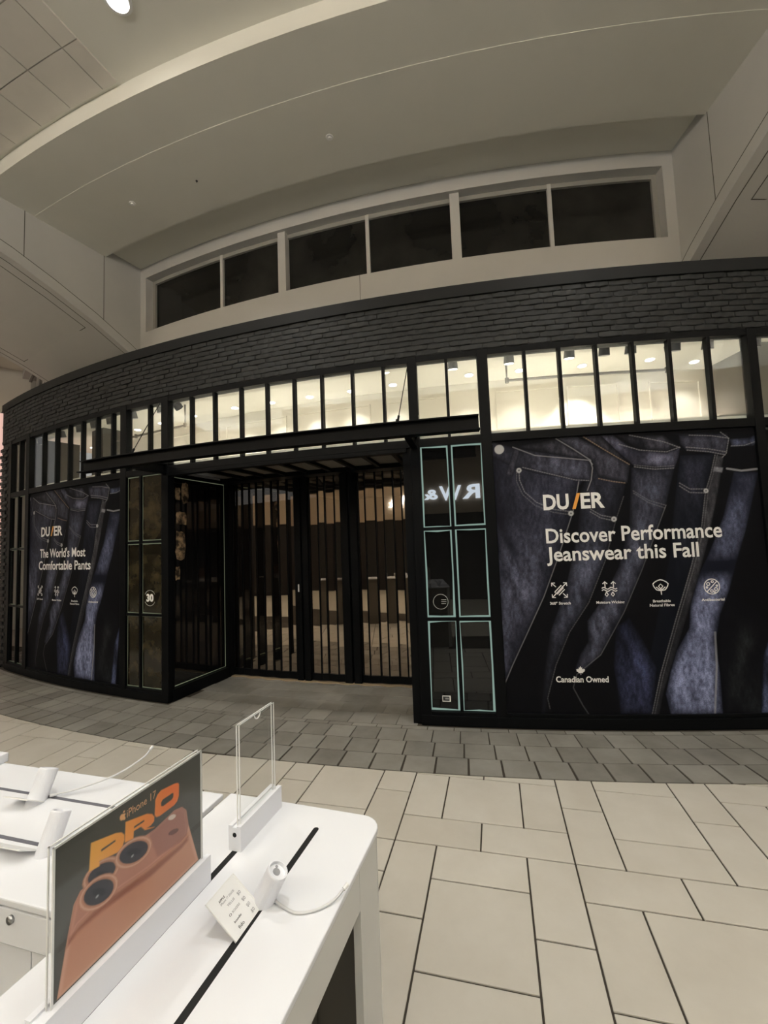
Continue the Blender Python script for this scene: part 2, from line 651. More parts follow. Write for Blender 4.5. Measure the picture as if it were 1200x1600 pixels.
def clerestory(idx, s0, s1, thin, thick):
    w = tag(empty('window_%d' % idx, fac((s0 + s1) / 2, OW, SILL)), kind='structure')
    og = OW - 0.14
    mb = MB()
    for a, b in ((s0, s0 + 0.055), (s1 - 0.055, s1)):
        mb.arc(a, b, og - 0.03, og + 0.03, SILL, HEAD)
    mb.arc(s0, s1, og - 0.03, og + 0.03, HEAD - 0.05, HEAD)
    mb.arc(s0, s1, og - 0.03, og + 0.03, SILL, SILL + 0.035)
    under(mb.build('frame', M['frame_grey'], w))
    xs = [s0 + 0.055]
    for c in sorted(thin + thick):
        hw = 0.022 if c in thin else 0.055
        m2 = MB().arc(c - hw, c + hw, og - 0.03, og + (0.035 if c in thin else 0.10), SILL, HEAD)
        under(m2.build('mullion', M['plaster_white'], w))
        xs += [c - hw, c + hw]
    xs.append(s1 - 0.055)
    for i in range(0, len(xs), 2):
        under(MB().arc(xs[i], xs[i + 1], og - 0.012, og, SILL + 0.03, HEAD - 0.04).build('pane', M['night_glass'], w))
    return w


clerestory(1, WL, WR, [-1.98, 0.19, 2.37], [-0.965, 1.275])
clerestory(2, -9.6, -6.35, [-8.0], [-7.1])

# ------------------------------------------------------------------ ceiling bay, stepped concentric bands
ce = MB()
ce.arc(-12, 10, OW - 0.3, -0.25, 5.68, 6.3)
ce.arc(-12, 10, -0.25, 0.57, 5.575, 6.3)
ce.arc(-12, 10, 0.57, 1.035, 5.579, 6.3)
ce.arc(-12, 10, 1.035, 9.6, 5.745, 6.3)
ceiling = tag(ce.build('ceiling', M['plaster']), kind='structure')
n_pan = 0
for j, (o0, o1) in enumerate(((1.065, 1.42), (1.42, 1.78), (1.78, 2.14))):
    s = -1.45
    for i in range(10):
        w = 0.16 if i == 0 else 0.4
        a, b = s - w, s
        s -= w
        if a < -4.6:
            break
        MB().arc(a + 0.004, b - 0.004, o0 + 0.004, o1 - 0.004, 5.728, 5.746, seg=2).build('panel', M['panel'], ceiling)


# ------------------------------------------------------------------ arched girders to both sides of the bay
def zb(o):
    xs = [-0.75, -0.6, -0.13, 0.35, 0.77, 1.4, 2.4, 5.0, 9.6]
    zs = [4.28, 4.37, 4.60, 4.79, 4.93, 5.08, 5.22, 5.30, 5.30]
    return float(np.interp(o, xs, zs))


def girder(name, s0, s1, face):
    g = tag(empty(name, fac(face, 0, 4.6)), kind='structure')
    os_ = [-0.74, -0.6, -0.36, -0.13, 0.11, 0.35, 0.56, 0.77, 1.08, 1.4, 1.9, 2.4, 3.7, 5.0, 9.5]
    mb = MB()
    n = 8
    vs, fs = [], []
    for o in os_:
        for k in range(n + 1):
            s = s0 + (s1 - s0) * k / n
            vs.append(fac(s, o, zb(o)))
        for k in range(n + 1):
            s = s0 + (s1 - s0) * k / n
            vs.append(fac(s, o, 5.95))
    w = 2 * (n + 1)
    for i in range(len(os_) - 1):
        a, b = i * w, (i + 1) * w
        for k in range(n):
            fs.append((a + k, b + k, b + k + 1, a + k + 1))
            fs.append((a + n + 1 + k, a + n + 2 + k, b + n + 2 + k, b + n + 1 + k))
        fs.append((a, a + n + 1, b + n + 1, b))
        fs.append((a + n, b + n, b + w - 1, a + w - 1))
    fs.append(tuple(range(n + 1)) + tuple(range(w - 1, n, -1)))
    e = (len(os_) - 1) * w
    fs.append(tuple(e + q for q in (tuple(range(w - 1, n, -1))[::-1])) + tuple(e + q for q in range(n, -1, -1)))
    mb.add(vs, fs)
    under(mb.build('cladding', M['girder'], g))
    # shadow joints between the cladding panels on the side that faces the bay and on the underside
    d = 1 if face == max(s0, s1) else -1
    j = MB()
    lift = 0.135
    for a, b in zip(os_[:-1], os_[1:]):
        for q in (lift,):
            p = [fac(face, a, zb(a) + q), fac(face, b, zb(b) + q), fac(face, b, zb(b) + q + 0.007), fac(face, a, zb(a) + q + 0.007)]
            t = fac(face + d * 0.002, a, 0) - fac(face, a, 0)
            j.prism(p, t)
    under(j.build('joint', M['joint'], g))
    for o in (-0.23, 0.66, 1.6, 2.6):
        p = [fac(face, o, zb(o) + lift), fac(face, o + 0.007, zb(o) + lift), fac(face, o + 0.007, 5.74), fac(face, o, 5.74)]
        under(MB().prism(p, fac(face + d * 0.002, o, 0) - fac(face, o, 0)).build('joint', M['joint'], g))
    for e in (0.10, 0.24, abs(s1 - s0) - 0.24, abs(s1 - s0) - 0.10):
        s = face - d * e
        j = MB()
        for a, b in zip(os_[:-1], os_[1:]):
            if e in (0.24, abs(s1 - s0) - 0.24) and a < -0.2:
                continue
            j.prism([fac(s, a, zb(a)), fac(s, b, zb(b)), fac(s + 0.009, b, zb(b)), fac(s + 0.009, a, zb(a))], (0, 0, -0.002))
        under(j.build('joint', M['joint'], g))
    o = -0.13
    under(MB().prism([fac(face - d * 0.24, o, zb(o) - 0.001), fac(face - d * (abs(s1 - s0) - 0.24), o, zb(o) - 0.001),
                      fac(face - d * (abs(s1 - s0) - 0.24), o + 0.007, zb(o + 0.007) - 0.001), fac(face - d * 0.24, o + 0.007, zb(o + 0.007) - 0.001)], (0, 0, -0.002)).build('joint', M['joint'], g))
    return g


girder('beam_left', -5.80, -3.47, -3.47)
girder('beam_right', 3.70, 6.0, 3.70)

# ------------------------------------------------------------------ steel frame of the shopfront
fr = tag(empty('trim_1', fac(-0.7, 0, 0)), kind='structure')
ZT0, ZT1 = 2.478, 2.552                            # transom bar
posts = [(3.665, 3.745), (1.378, 1.472), (0.738, 0.826), (-2.10, -2.0), (-2.765, -2.665), (-4.985, -4.875), (-5.64, -5.54), (4.62, 4.70)]
for a, b in posts:
    mb = MB().arc(a, b, -0.08, 0.006, 0.0, Z_BRICK0, seg=1)
    under(bevel(mb.build('post', M['steel'], fr), 0.003))
for a, b in ((0.738, 4.7), (-5.64, -2.0)):
    mb = MB().arc(a, b, -0.09, 0.010, 0.0, 0.088)
    mb.arc(a, b, -0.09, 0.0, 0.088, 0.118)
    under(bevel(mb.build('base_plinth', M['steel'], fr), 0.003))
    under(bevel(MB().arc(a, b, -0.07, 0.002, ZT0, ZT1).build('transom_bar', M['steel'], fr), 0.003))
under(bevel(MB().arc(-2.0, 0.738, -0.10, 0.002, ZT0, ZT1).build('transom_bar', M['steel'], fr), 0.003))
under(MB().arc(-5.64, 4.7, -0.09, 0.0, Z_HEAD, Z_BRICK0).build('head_rail', M['steel'], fr))


# glazing over the transom bar
def transom(idx, s0, s1, bars):
    w = tag(empty('window_%d' % idx, fac((s0 + s1) / 2, -0.03, ZT1)), kind='structure')
    for c in bars:
        under(MB().arc(c - 0.013, c + 0.013, -0.055, -0.002, ZT1, Z_HEAD, seg=1).build('mullion', M['steel'], w))
    e = [s0] + bars + [s1]
    for a, b in zip(e[:-1], e[1:]):
        o = under(MB().add([fac(a, -0.03, ZT1), fac(b, -0.03, ZT1), fac(b, -0.03, Z_HEAD), fac(a, -0.03, Z_HEAD)], [(0, 1, 2, 3)]).build('pane', M['glass'], w, fix=False))
        sol = o.modifiers.new('thickness', 'SOLIDIFY')
        sol.thickness = 0.006
    return w


transom(3, 1.472, 3.665, [1.795, 2.095, 2.405, 2.713, 3.02, 3.345])
transom(4, 0.826, 1.378, [1.10])
transom(5, -2.0, 0.738, [-1.68, -1.37, -1.035, -0.725, -0.417, -0.118, 0.198, 0.505])
transom(6, -2.665, -2.10, [-2.30])
transom(7, -4.875, -2.765, [-4.49, -4.14, -3.825, -3.53, -3.225, -2.93])
transom(8, -5.54, -4.985, [-5.23])
transom(9, 3.745, 4.62, [4.05, 4.35])


# narrow glazed units with film that stops short of the edges, so light from inside outlines every pane
def film_unit(idx, P, col_edges, row_edges, film, gap, bar=0.030, ins=0.013):
    """P(a, z, d): point at a along the unit, height z, d in front of the glass"""
    w = tag(empty('window_%d' % idx, P((col_edges[0] + col_edges[-1]) / 2, row_edges[0], 0)), kind='structure')

    def slab(a0, a1, z0, z1, d0, d1):
        return MB().hexa([P(a0, z0, d1), P(a1, z0, d1), P(a1, z0, d0), P(a0, z0, d0), P(a0, z1, d1), P(a1, z1, d1), P(a1, z1, d0), P(a0, z1, d0)])
    for c in col_edges[1:-1]:
        under(slab(c - bar / 2, c + bar / 2, row_edges[0], row_edges[-1], -0.02, 0.018).build('muntin', M['steel'], w))
    for z in row_edges[1:-1]:
        under(slab(col_edges[0], col_edges[-1], z - bar / 2, z + bar / 2, -0.02, 0.016).build('muntin', M['steel'], w))
    for i in range(len(col_edges) - 1):
        a0 = col_edges[i] + (bar / 2 if i else 0)
        a1 = col_edges[i + 1] - (bar / 2 if i < len(col_edges) - 2 else 0)
        for k in range(len(row_edges) - 1):
            z0 = row_edges[k] + (bar / 2 if k else 0)
            z1 = row_edges[k + 1] - (bar / 2 if k < len(row_edges) - 2 else 0)
            g = random.uniform
            pane = under(slab(a0, a1, z0, z1, -0.012, -0.006).build('pane', gap, w))
            q = [ins * g(0.35, 1.6) for _ in range(8)]
            poly = [(a0 + q[0], z0 + q[1]), ((a0 + a1) / 2, z0 + ins * g(0.7, 1.2)), (a1 - q[2], z0 + q[3]), (a1 - ins * g(0.6, 1.3), (z0 + z1) / 2),
                    (a1 - q[4], z1 - q[5]), ((a0 + a1) / 2, z1 - ins * g(0.7, 1.2)), (a0 + q[6], z1 - q[7]), (a0 + ins * g(0.6, 1.3), (z0 + z1) / 2)]
            fo = MB().prism([P(x, z, -0.006) for x, z in poly], P(a0, z0, 0.002) - P(a0, z0, 0)).build('film', film, pane)
            fo.matrix_parent_inverse = w.matrix_basis.inverted() @ Matrix.Identity(4)
            fo.matrix_parent_inverse = pane.matrix_parent_inverse.inverted() @ w.matrix_basis.inverted()
            fo.matrix_parent_inverse = Matrix.Identity(4)
    return w


def chord(s0, s1, o=-0.02):
    a, b = fac(s0, o, 0), fac(s1, o, 0)
    t = (b - a).normalized()
    n = Vector((t.y, -t.x, 0))
    return lambda s, z, d: a + t * ((s - s0) / (s1 - s0) * (b - a).length) + n * d + Vector((0, 0, z))


RWS = [0.122, 0.915, 1.722, ZT0]
film_unit(10, chord(0.826, 1.378), [0.826, 1.092, 1.378], RWS, M['film'], M['gap_green'])
film_unit(11, chord(-2.665, -2.10), [-2.665, -2.44, -2.10], RWS, M['film_brown'], M['gap_dim'], ins=0.008)
film_unit(12, chord(-5.54, -4.985), [-5.54, -5.26, -4.985], RWS, M['film'], M['gap_dim'], ins=0.006)

# entrance recess: glazed cheek on the left, plain cheek on the right, ribbed soffit, folding grille
pb = fac(-2.0, -0.10, 0)
pe = fac(-2.0, -0.90, 0)
ct = (pe - pb).normalized()
cn = Vector((-ct.y, ct.x, 0))
if cn.x < 0:
    cn = -cn
PC = lambda a, z, d: pb + ct * a + cn * (d - 0.03) + Vector((0, 0, z))
film_unit(13, PC, [0.0, (pe - pb).length], [0.135, 2.44], M['film'], M['gap_dim'], ins=0.008)
tp = tag(empty('film_glow', PC(0.12, 1.9, 0)), 'painted beige glow of light leaking through the cheek window film', 'paper')  # light leaking through the film, painted as beige patches
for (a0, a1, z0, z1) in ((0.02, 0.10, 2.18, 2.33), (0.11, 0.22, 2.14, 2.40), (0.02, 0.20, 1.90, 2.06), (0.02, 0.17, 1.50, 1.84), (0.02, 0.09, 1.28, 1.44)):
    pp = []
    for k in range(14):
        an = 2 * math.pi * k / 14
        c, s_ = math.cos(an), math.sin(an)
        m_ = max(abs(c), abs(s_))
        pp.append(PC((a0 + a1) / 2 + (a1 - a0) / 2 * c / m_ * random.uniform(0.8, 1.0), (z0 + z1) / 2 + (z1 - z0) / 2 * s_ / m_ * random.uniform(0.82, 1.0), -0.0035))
    under(MB().prism(pp, PC(0, 0, 0.0005) - PC(0, 0, 0)).build('patch', M['leak_glow'], tp))
ck = tag(empty('wall_recess', fac(-2.0, -0.5, 0)), kind='structure')
mb = MB().arc(-2.06, -1.99, -1.0, -0.05, 0, 0.125, seg=1)
under(bevel(mb.build('base_plinth', M['steel'], ck), 0.003))
under(MB().arc(-2.06, -1.995, -1.0, -0.05, 2.44, ZT0, seg=1).build('head_rail', M['steel'], ck))
under(MB().arc(-2.06, -1.985, -1.06, -0.905, 0, ZT0, seg=1).build('post', M['steel'], ck))
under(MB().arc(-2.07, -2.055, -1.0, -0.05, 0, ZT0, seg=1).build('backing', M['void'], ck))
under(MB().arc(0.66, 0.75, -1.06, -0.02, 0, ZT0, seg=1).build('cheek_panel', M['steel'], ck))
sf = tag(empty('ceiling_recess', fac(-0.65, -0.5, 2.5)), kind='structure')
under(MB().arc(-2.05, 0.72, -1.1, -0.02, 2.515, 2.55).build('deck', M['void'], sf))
under(MB().arc(-2.0, 0.70, -0.08, 0.0, 2.44, ZT0).build('front_bar', M['steel'], sf))
under(MB().arc(-2.0, 0.70, -1.06, -0.80, 2.45, 2.515).build('back_bar', M['steel'], sf))
ribs = [0.54 - 0.309 * k for k in range(8)]
for c in ribs:
    under(MB().arc(c - 0.022, c + 0.022, -0.82, -0.06, 2.465, 2.515, seg=1).build('rib', M['steel'], sf))
e = [0.66] + ribs + [-1.98]
for a, b in zip(e[:-1], e[1:]):
    if a - b > 0.06:
        under(MB().arc(b + 0.022, a - 0.022, -0.80, -0.08, 2.50, 2.512, seg=1).build('soffit_panel', M['soffit_glass'], sf))

door = tag(empty('door_1', fac(-0.65, -1.0, 0)), kind='structure')
bars = [-1.98, -1.90, -1.82, -1.69, -1.59, -1.46, -1.35, -1.23, -1.11, -0.99]
groups = [bars, [-0.79, -0.65, -0.56, -0.42, -0.34], [-0.11, -0.01, 0.12, 0.23, 0.35, 0.46, 0.57, 0.64]]
Z0D, Z1D = 0.095, 2.47
for g in groups:
    zig = [(-1.0 + (0.007 if i % 2 else -0.007)) for i in range(len(g))]
    for i, s in enumerate(g):
        w = 0.0085
        under(MB().arc(s - w, s + w, zig[i] - 0.014, zig[i] + 0.014, 0.03, Z1D, seg=1).build('stile', M['steel'], door))
    for i in range(len(g) - 1):
        p = [fac(g[i], zig[i], Z0D), fac(g[i + 1], zig[i + 1], Z0D)]
        t = Vector((0, 0, Z1D - Z0D))
        o = under(MB().add([p[0], p[1], p[1] + t, p[0] + t], [(0, 1, 2, 3)]).build('pane', M['grille_glass'], door, fix=False))
        n = (p[1] - p[0]).normalized()
        n = Vector((n.y, -n.x, 0)) * 0.014
        b0 = Vector((0, 0, -0.075))
        b1 = Vector((0, 0, 0.005))
        under(MB().hexa([p[0] + n + b0, p[1] + n + b0, p[1] - n + b0, p[0] - n + b0, p[0] + n + b1, p[1] + n + b1, p[1] - n + b1, p[0] - n + b1]).build('bottom_rail', M['steel'], door))
for a, b in ((-0.985, -0.90), (-0.88, -0.795), (-0.335, -0.235), (-0.215, -0.115)):
    under(bevel(MB().arc(a, b, -1.04, -0.965, 0.01, Z1D, seg=1).build('lead_post', M['steel'], door), 0.008, 3))
lk = MB()
lk.arc(-0.945, -0.93, -0.965, -0.958, 1.06, 1.15, seg=1)
under(lk.build('lock_plate', M['paper'], door))

# unlit shop behind the grille, lit shop window behind the transom glazing
shop = MB()
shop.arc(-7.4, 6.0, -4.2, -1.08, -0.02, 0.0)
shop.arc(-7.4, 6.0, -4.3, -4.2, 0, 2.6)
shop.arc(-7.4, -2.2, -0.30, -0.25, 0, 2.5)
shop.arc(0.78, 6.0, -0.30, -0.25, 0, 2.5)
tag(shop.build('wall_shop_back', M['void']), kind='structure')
OI, ZI = -1.75, 3.66
sd = MB()  # unseen deck, added to keep the shop below dark and bounce light
sd.arc(-7.4, 6.0, OI, -0.10, 2.555, 2.60)
sd.arc(-2.05, 0.72, -4.2, -1.08, 2.50, 2.55)
tag(sd.build('floor_added_deck', M['shop_white']), kind='structure')
tag(MB().arc(-7.4, 6.0, OI - 0.1, -0.02, ZI, ZI + 0.1).build('ceiling_shop', M['shop_white']), kind='structure')
tag(MB().arc(-5.6, 5.2, -0.36, -0.095, 3.365, ZI).build('ceiling_shop_drop', M['shop_white']), kind='structure')
wi = tag(MB().arc(-7.4, 6.0, OI - 0.08, OI, 2.5, ZI).build('wall_shop', M['shop_white']), kind='structure')
for c in [-3.6, -2.2, -0.75, 0.62, 2.2, 3.1, 4.25]:
    w = 1.25 if c not in (3.1, 4.25, 2.2, 0.62) else (0.72 if c > 3 else (0.95 if c == 0.62 else 0.9))
    if c < -4 or True:
        mb = MB()
        a, b = c - w / 2, c + w / 2
        for (x0, x1, z0, z1) in ((a, b, 3.50, 3.52), (a, b, 3.02, 3.04), (a, a + 0.02, 3.02, 3.52), (b - 0.02, b, 3.02, 3.52)):
            mb.arc(x0, x1, OI, OI + 0.018, z0, z1)
        mb.build('moulding', M['shop_white'], wi)
tag(MB().arc(4.72, 4.82, OI, -0.1, 2.6, ZI).build('wall_shop_end', M['shop_dark']), kind='structure')
tag(MB().arc(-6.12, -6.0, -1.05, -0.13, 2.6, 3.52).build('wall_shop_partition', M['shop_dark']), kind='structure')
tag(MB().arc(-5.42, -5.02, -1.30, -1.02, 2.6, ZI).build('column_shop', M['shop_dark']), kind='structure')

# ------------------------------------------------------------------ across the mall (seen only mirrored in the glass) and next door
wb = MB()
wb.arc(-12, 12, 8.0, 8.3, 2.35, 6.0, 0)
wb.arc(-12, 12, 8.05, 8.3, 0, 2.35, 1)
for k in range(9):
    wb.arc(-9 + 2.2 * k, -8.8 + 2.2 * k, 7.97, 8.06, 0, 2.35, 1)
tag(wb.build('wall_back', [M['back_beige'], M['back_dark']]), kind='structure')
tag(MB().arc(-9.5, -9.3, -1.0, 2.6, 0, 5.9).build('wall_side', M['plaster']), kind='structure')
nb = MB()
nb.arc(-9.0, -6.05, -0.25, 0.03, 0, 3.86)
tag(nb.build('wall_left', M['pink']), kind='structure')

# made-up light cove over the opposite shopfronts, added to brighten ceiling and facade
cv = tag(empty('trim_fill_cove', fac(0, 7.7, 4.3)), kind='structure')
mb = MB().arc(-9, 9, 7.45, 8.0, 4.28, 4.31)
mb.arc(-9, 9, 7.43, 7.46, 4.28, 4.40)
under(mb.build('trough', M['plaster_white'], cv))
for s in (-6.0, -2.0, 2.0, 6.0):
    l = bpy.data.lights.new('fill_light', 'AREA')
    l.shape = 'RECTANGLE'
    l.size = 4.0
    l.size_y = 0.25
    l.energy = FILL_W / 4
    l.color = (1.0, 0.985, 0.95)
    q = bpy.data.objects.new('fill_light', l)
    COL.objects.link(q)
    q.parent = cv
    q.matrix_parent_inverse = cv.matrix_basis.inverted()
    d = (fac(s, 7.3, 6.2) - fac(s, 7.7, 4.34)).normalized()
    q.location = fac(s, 7.7, 4.36)
    q.rotation_euler = d.to_track_quat('-Z', 'Y').to_euler()


# ------------------------------------------------------------------ painter for printed sheets (vertex inks)
def in_poly(X, Y, poly):
    inside = np.zeros(X.shape, bool)
    dist = np.full(X.shape, 1e9)
    n = len(poly)
    for i in range(n):
        x0, y0 = poly[i]
        x1, y1 = poly[(i + 1) % n]
        c = ((y0 > Y) != (y1 > Y))
        xi = (x1 - x0) * (Y - y0) / ((y1 - y0) if abs(y1 - y0) > 1e-9 else 1e-9) + x0
        inside ^= c & (X < xi)
        dx, dy = x1 - x0, y1 - y0
        t = np.clip(((X - x0) * dx + (Y - y0) * dy) / (dx * dx + dy * dy + 1e-12), 0, 1)
        dist = np.minimum(dist, np.hypot(X - x0 - t * dx, Y - y0 - t * dy))
    return np.where(inside, dist, -dist)


def line_dist(X, Y, pts):
    d = np.full(X.shape, 1e9)
    acc = np.zeros(X.shape)
    run = 0.0
    for (x0, y0), (x1, y1) in zip(pts[:-1], pts[1:]):
        dx, dy = x1 - x0, y1 - y0
        L = math.hypot(dx, dy)
        t = np.clip(((X - x0) * dx + (Y - y0) * dy) / (L * L + 1e-12), 0, 1)
        q = np.hypot(X - x0 - t * dx, Y - y0 - t * dy)
        m = q < d
        acc = np.where(m, run + t * L, acc)
        d = np.minimum(d, q)
        run += L
    return d, acc


def vnoise(X, Y, fx, fy, seed):
    r = np.random.default_rng(seed)
    n = 64
    g = r.random((n, n))
    x, y = X * fx, Y * fy
    xi, yi = np.floor(x).astype(int), np.floor(y).astype(int)
    a, b = x - xi, y - yi
    a, b = a * a * (3 - 2 * a), b * b * (3 - 2 * b)
    g00, g10 = g[yi % n, xi % n], g[yi % n, (xi + 1) % n]
    g01, g11 = g[(yi + 1) % n, xi % n], g[(yi + 1) % n, (xi + 1) % n]
    return (g00 * (1 - a) + g10 * a) * (1 - b) + (g01 * (1 - a) + g11 * a) * b


def over(C, mask, col):
    m = mask[..., None]
    return C * (1 - m) + np.asarray(col) * m


def grid_mesh(name, Xs, Ys, C, P, material):
    nu, nv = len(Xs), len(Ys)
    vs = [P(x, y) for y in Ys for x in Xs]
    idx = np.arange(nu * nv).reshape(nv, nu)
    fs = np.stack([idx[:-1, :-1], idx[:-1, 1:], idx[1:, 1:], idx[1:, :-1]], -1).reshape(-1, 4)
    me = bpy.data.meshes.new(name)
    me.vertices.add(len(vs))
    me.vertices.foreach_set('co', np.array(vs, dtype=np.float32).ravel())
    me.loops.add(fs.size)
    me.loops.foreach_set('vertex_index', fs.ravel().astype(np.int32))
    me.polygons.add(len(fs))
    me.polygons.foreach_set('loop_start', np.arange(0, fs.size, 4, dtype=np.int32))
    me.update(calc_edges=True)
    at = me.attributes.new('ink', 'FLOAT_COLOR', 'POINT')
    rgba = np.ones((nu * nv, 4), np.float32)
    rgba[:, :3] = C.reshape(-1, 3)
    at.data.foreach_set('color', rgba.ravel())
    me.materials.append(material)
    return me


LEGS={
 'leg1':[(-0.017,2.344),(0.133,2.247),(0.808,2.108),(0.812,2.024),(0.711,1.925),(0.643,1.689),(0.509,1.338),(0.362,0.984),(0.221,0.706),(0.066,0.403),(-0.011,0.238),(-0.056,0.238),(-0.099,0.837)],
 'leg2':[(0.839,2.122),(1.148,2.089),(1.075,1.842),(0.995,1.614),(0.885,1.274),(0.727,0.925),(0.552,0.677),(0.424,0.404),(0.339,0.13),(0.313,-0.006),(0.277,-0.006),(0.322,0.329),(0.393,0.679),(0.538,1.031),(0.667,1.487),(0.732,1.898)],
 'leg3':[(1.156,2.063),(1.513,2.054),(1.413,1.724),(1.177,1.189),(1.006,0.839),(0.793,0.488),(0.639,0.341),(0.573,0.366),(0.625,0.49),(0.7,0.601),(0.702,0.77),(0.825,0.933),(0.991,1.22),(1.102,1.571)],
 'leg3hem':[(0.93,0.721),(1.044,0.794),(1.158,0.57),(1.238,0.373),(1.173,-0.005),(0.915,-0.005),(0.888,0.402)],
 'leg4':[(1.563,2.145),(1.845,2.146),(1.744,1.836),(1.669,1.472),(1.536,1.103),(1.396,0.712),(1.251,0.3),(1.166,-0.005),(1.067,-0.005),(1.171,0.423),(1.305,0.911),(1.413,1.306),(1.478,1.708)],
 'leg4b':[(1.849,2.136),(1.922,2.122),(1.839,1.794),(1.732,1.42),(1.604,1.051),(1.436,0.613),(1.27,0.179),(1.22,-0.005),(1.166,-0.005),(1.251,0.3),(1.396,0.712),(1.536,1.103),(1.669,1.472),(1.744,1.836)],
 'leg5':[(1.991,1.986),(2.19,1.972),(2.13,1.769),(2.042,1.483),(1.936,1.213),(1.863,0.993),(1.773,0.8),(1.718,0.582),(1.73,0.316),(1.724,-0.01),(1.312,-0.005),(1.285,0.16),(1.334,0.336),(1.399,0.511),(1.516,0.697),(1.541,0.88),(1.621,1.112),(1.721,1.295),(1.871,1.615)],
 'leg6':[(1.875,0.993),(1.974,0.891),(2.152,0.739),(2.077,-0.018),(1.748,-0.011),(1.739,0.412),(1.765,0.702)],
 'leg7':[(2.08,0.451),(2.183,0.69),(2.113,-0.018),(2.021,-0.016)],
 'wb1':[(-0.0,2.365),(0.175,2.298),(0.811,2.15),(0.838,2.107),(0.813,1.967),(0.7,1.978),(0.378,2.049),(0.153,2.13),(-0.018,2.236)],
 'in1':[(0.175,2.303),(0.543,2.352),(0.836,2.149),(0.712,2.167)],
 'wb2':[(0.549,2.363),(0.725,2.359),(1.148,2.094),(1.116,1.93),(0.88,1.994),(0.835,2.133)],
 'in2':[(0.726,2.372),(0.925,2.359),(1.142,2.105),(1.058,2.141)],
 'wb3':[(0.838,2.365),(1.024,2.353),(1.187,2.217),(1.455,2.176),(1.569,2.217),(1.549,2.127),(1.507,2.034),(1.177,2.077),(1.062,2.193)],
 'in3':[(1.049,2.351),(1.442,2.328),(1.564,2.222),(1.455,2.184),(1.236,2.214)],
 'wb4':[(1.571,2.243),(1.565,2.321),(1.965,2.316),(1.973,2.248),(1.93,2.127),(1.615,2.189)],
 'in4':[(1.443,2.341),(1.837,2.327),(1.962,2.288),(1.808,2.282)],
 'wb5':[(1.98,2.269),(2.129,2.272),(2.222,2.301),(2.22,2.237),(2.172,2.198),(1.993,2.196)],
 'loop1':[(0.188,2.297),(0.244,2.282),(0.16,2.041),(0.102,2.061)],
 'patch4':[(1.831,2.039),(1.908,2.025),(1.894,1.98),(1.817,1.994)],
}
LINES={
 'w1a':[(0.175,2.303),(0.362,2.215),(0.811,2.145),(0.838,2.107)],
 'w1b':[(0.249,2.116),(0.429,2.059),(0.687,1.979),(0.798,1.968)],
 'p1':[(0.217,2.091),(0.217,2.006),(0.254,1.897),(0.35,1.8),(0.484,1.733),(0.632,1.705)],
 'p1b':[(0.197,2.092),(0.191,1.994),(0.235,1.877),(0.336,1.774),(0.482,1.707),(0.618,1.68)],
 's1':[(0.714,1.964),(0.675,1.797),(0.643,1.689),(0.509,1.338),(0.362,0.984),(0.221,0.706),(0.066,0.403),(-0.011,0.238)],
 'w1c':[(0.823,2.142),(0.836,2.075),(0.818,1.972),(0.78,1.882)],
 'i1':[(0.548,2.352),(0.693,2.247),(0.825,2.144)],
 'i2':[(0.78,2.353),(0.941,2.232),(1.141,2.09)],
 'w2b':[(0.879,1.981),(0.995,1.949),(1.097,1.931)],
 'p2':[(0.796,1.718),(0.876,1.663),(0.982,1.638)],
 'p2b':[(0.79,1.698),(0.874,1.64),(0.975,1.612)],
 's2':[(1.074,1.816),(0.995,1.614),(0.885,1.274),(0.727,0.925),(0.552,0.677),(0.424,0.404),(0.339,0.13),(0.353,0.044)],
 'i3':[(1.16,2.344),(1.438,2.271),(1.568,2.212)],
 'w3t':[(1.068,2.271),(1.236,2.209),(1.455,2.182),(1.564,2.217)],
 'w3b':[(1.181,2.067),(1.345,2.037),(1.502,2.04)],
 'w3c':[(1.182,2.082),(1.347,2.055),(1.507,2.06)],
 'y3':[(1.155,1.861),(1.276,1.773),(1.413,1.724)],
 'y3b':[(1.159,1.84),(1.274,1.753),(1.404,1.701)],
 's3':[(1.413,1.724),(1.177,1.189),(1.006,0.839),(0.793,0.488),(0.59,0.329),(0.553,0.218),(0.621,0.072),(0.664,0.001)],
 'w4a':[(1.618,2.214),(1.8,2.19),(1.945,2.157)],
 'w4b':[(1.623,2.188),(1.798,2.167),(1.933,2.132)],
 'i4':[(1.651,2.316),(1.835,2.302),(1.971,2.274)],
 'i4b':[(1.911,2.329),(1.976,2.274),(1.944,2.147),(1.906,2.11)],
 'p4':[(1.538,1.909),(1.619,1.854),(1.746,1.849)],
 'p4b':[(1.536,1.884),(1.616,1.824),(1.731,1.816)],
 's4':[(1.849,2.136),(1.801,1.974),(1.743,1.823),(1.69,1.547),(1.566,1.176),(1.412,0.76),(1.258,0.324),(1.166,0.0)],
 's4b':[(1.869,2.135),(1.82,1.973),(1.762,1.81),(1.705,1.521),(1.585,1.163),(1.43,0.748),(1.276,0.312),(1.185,0.0)],
 'w5':[(1.989,2.206),(2.098,2.206),(2.216,2.242)],
 'p5':[(1.937,2.014),(2.053,1.991),(2.185,2.0)],
 's5':[(1.718,0.655),(1.708,0.389),(1.659,-0.009)],
}
DOTS=[((0.058,2.29),0.0413),((0.217,2.091),0.0219),((0.631,1.69),0.0219),((0.981,1.625),0.0219),((1.749,1.833),0.0194)]
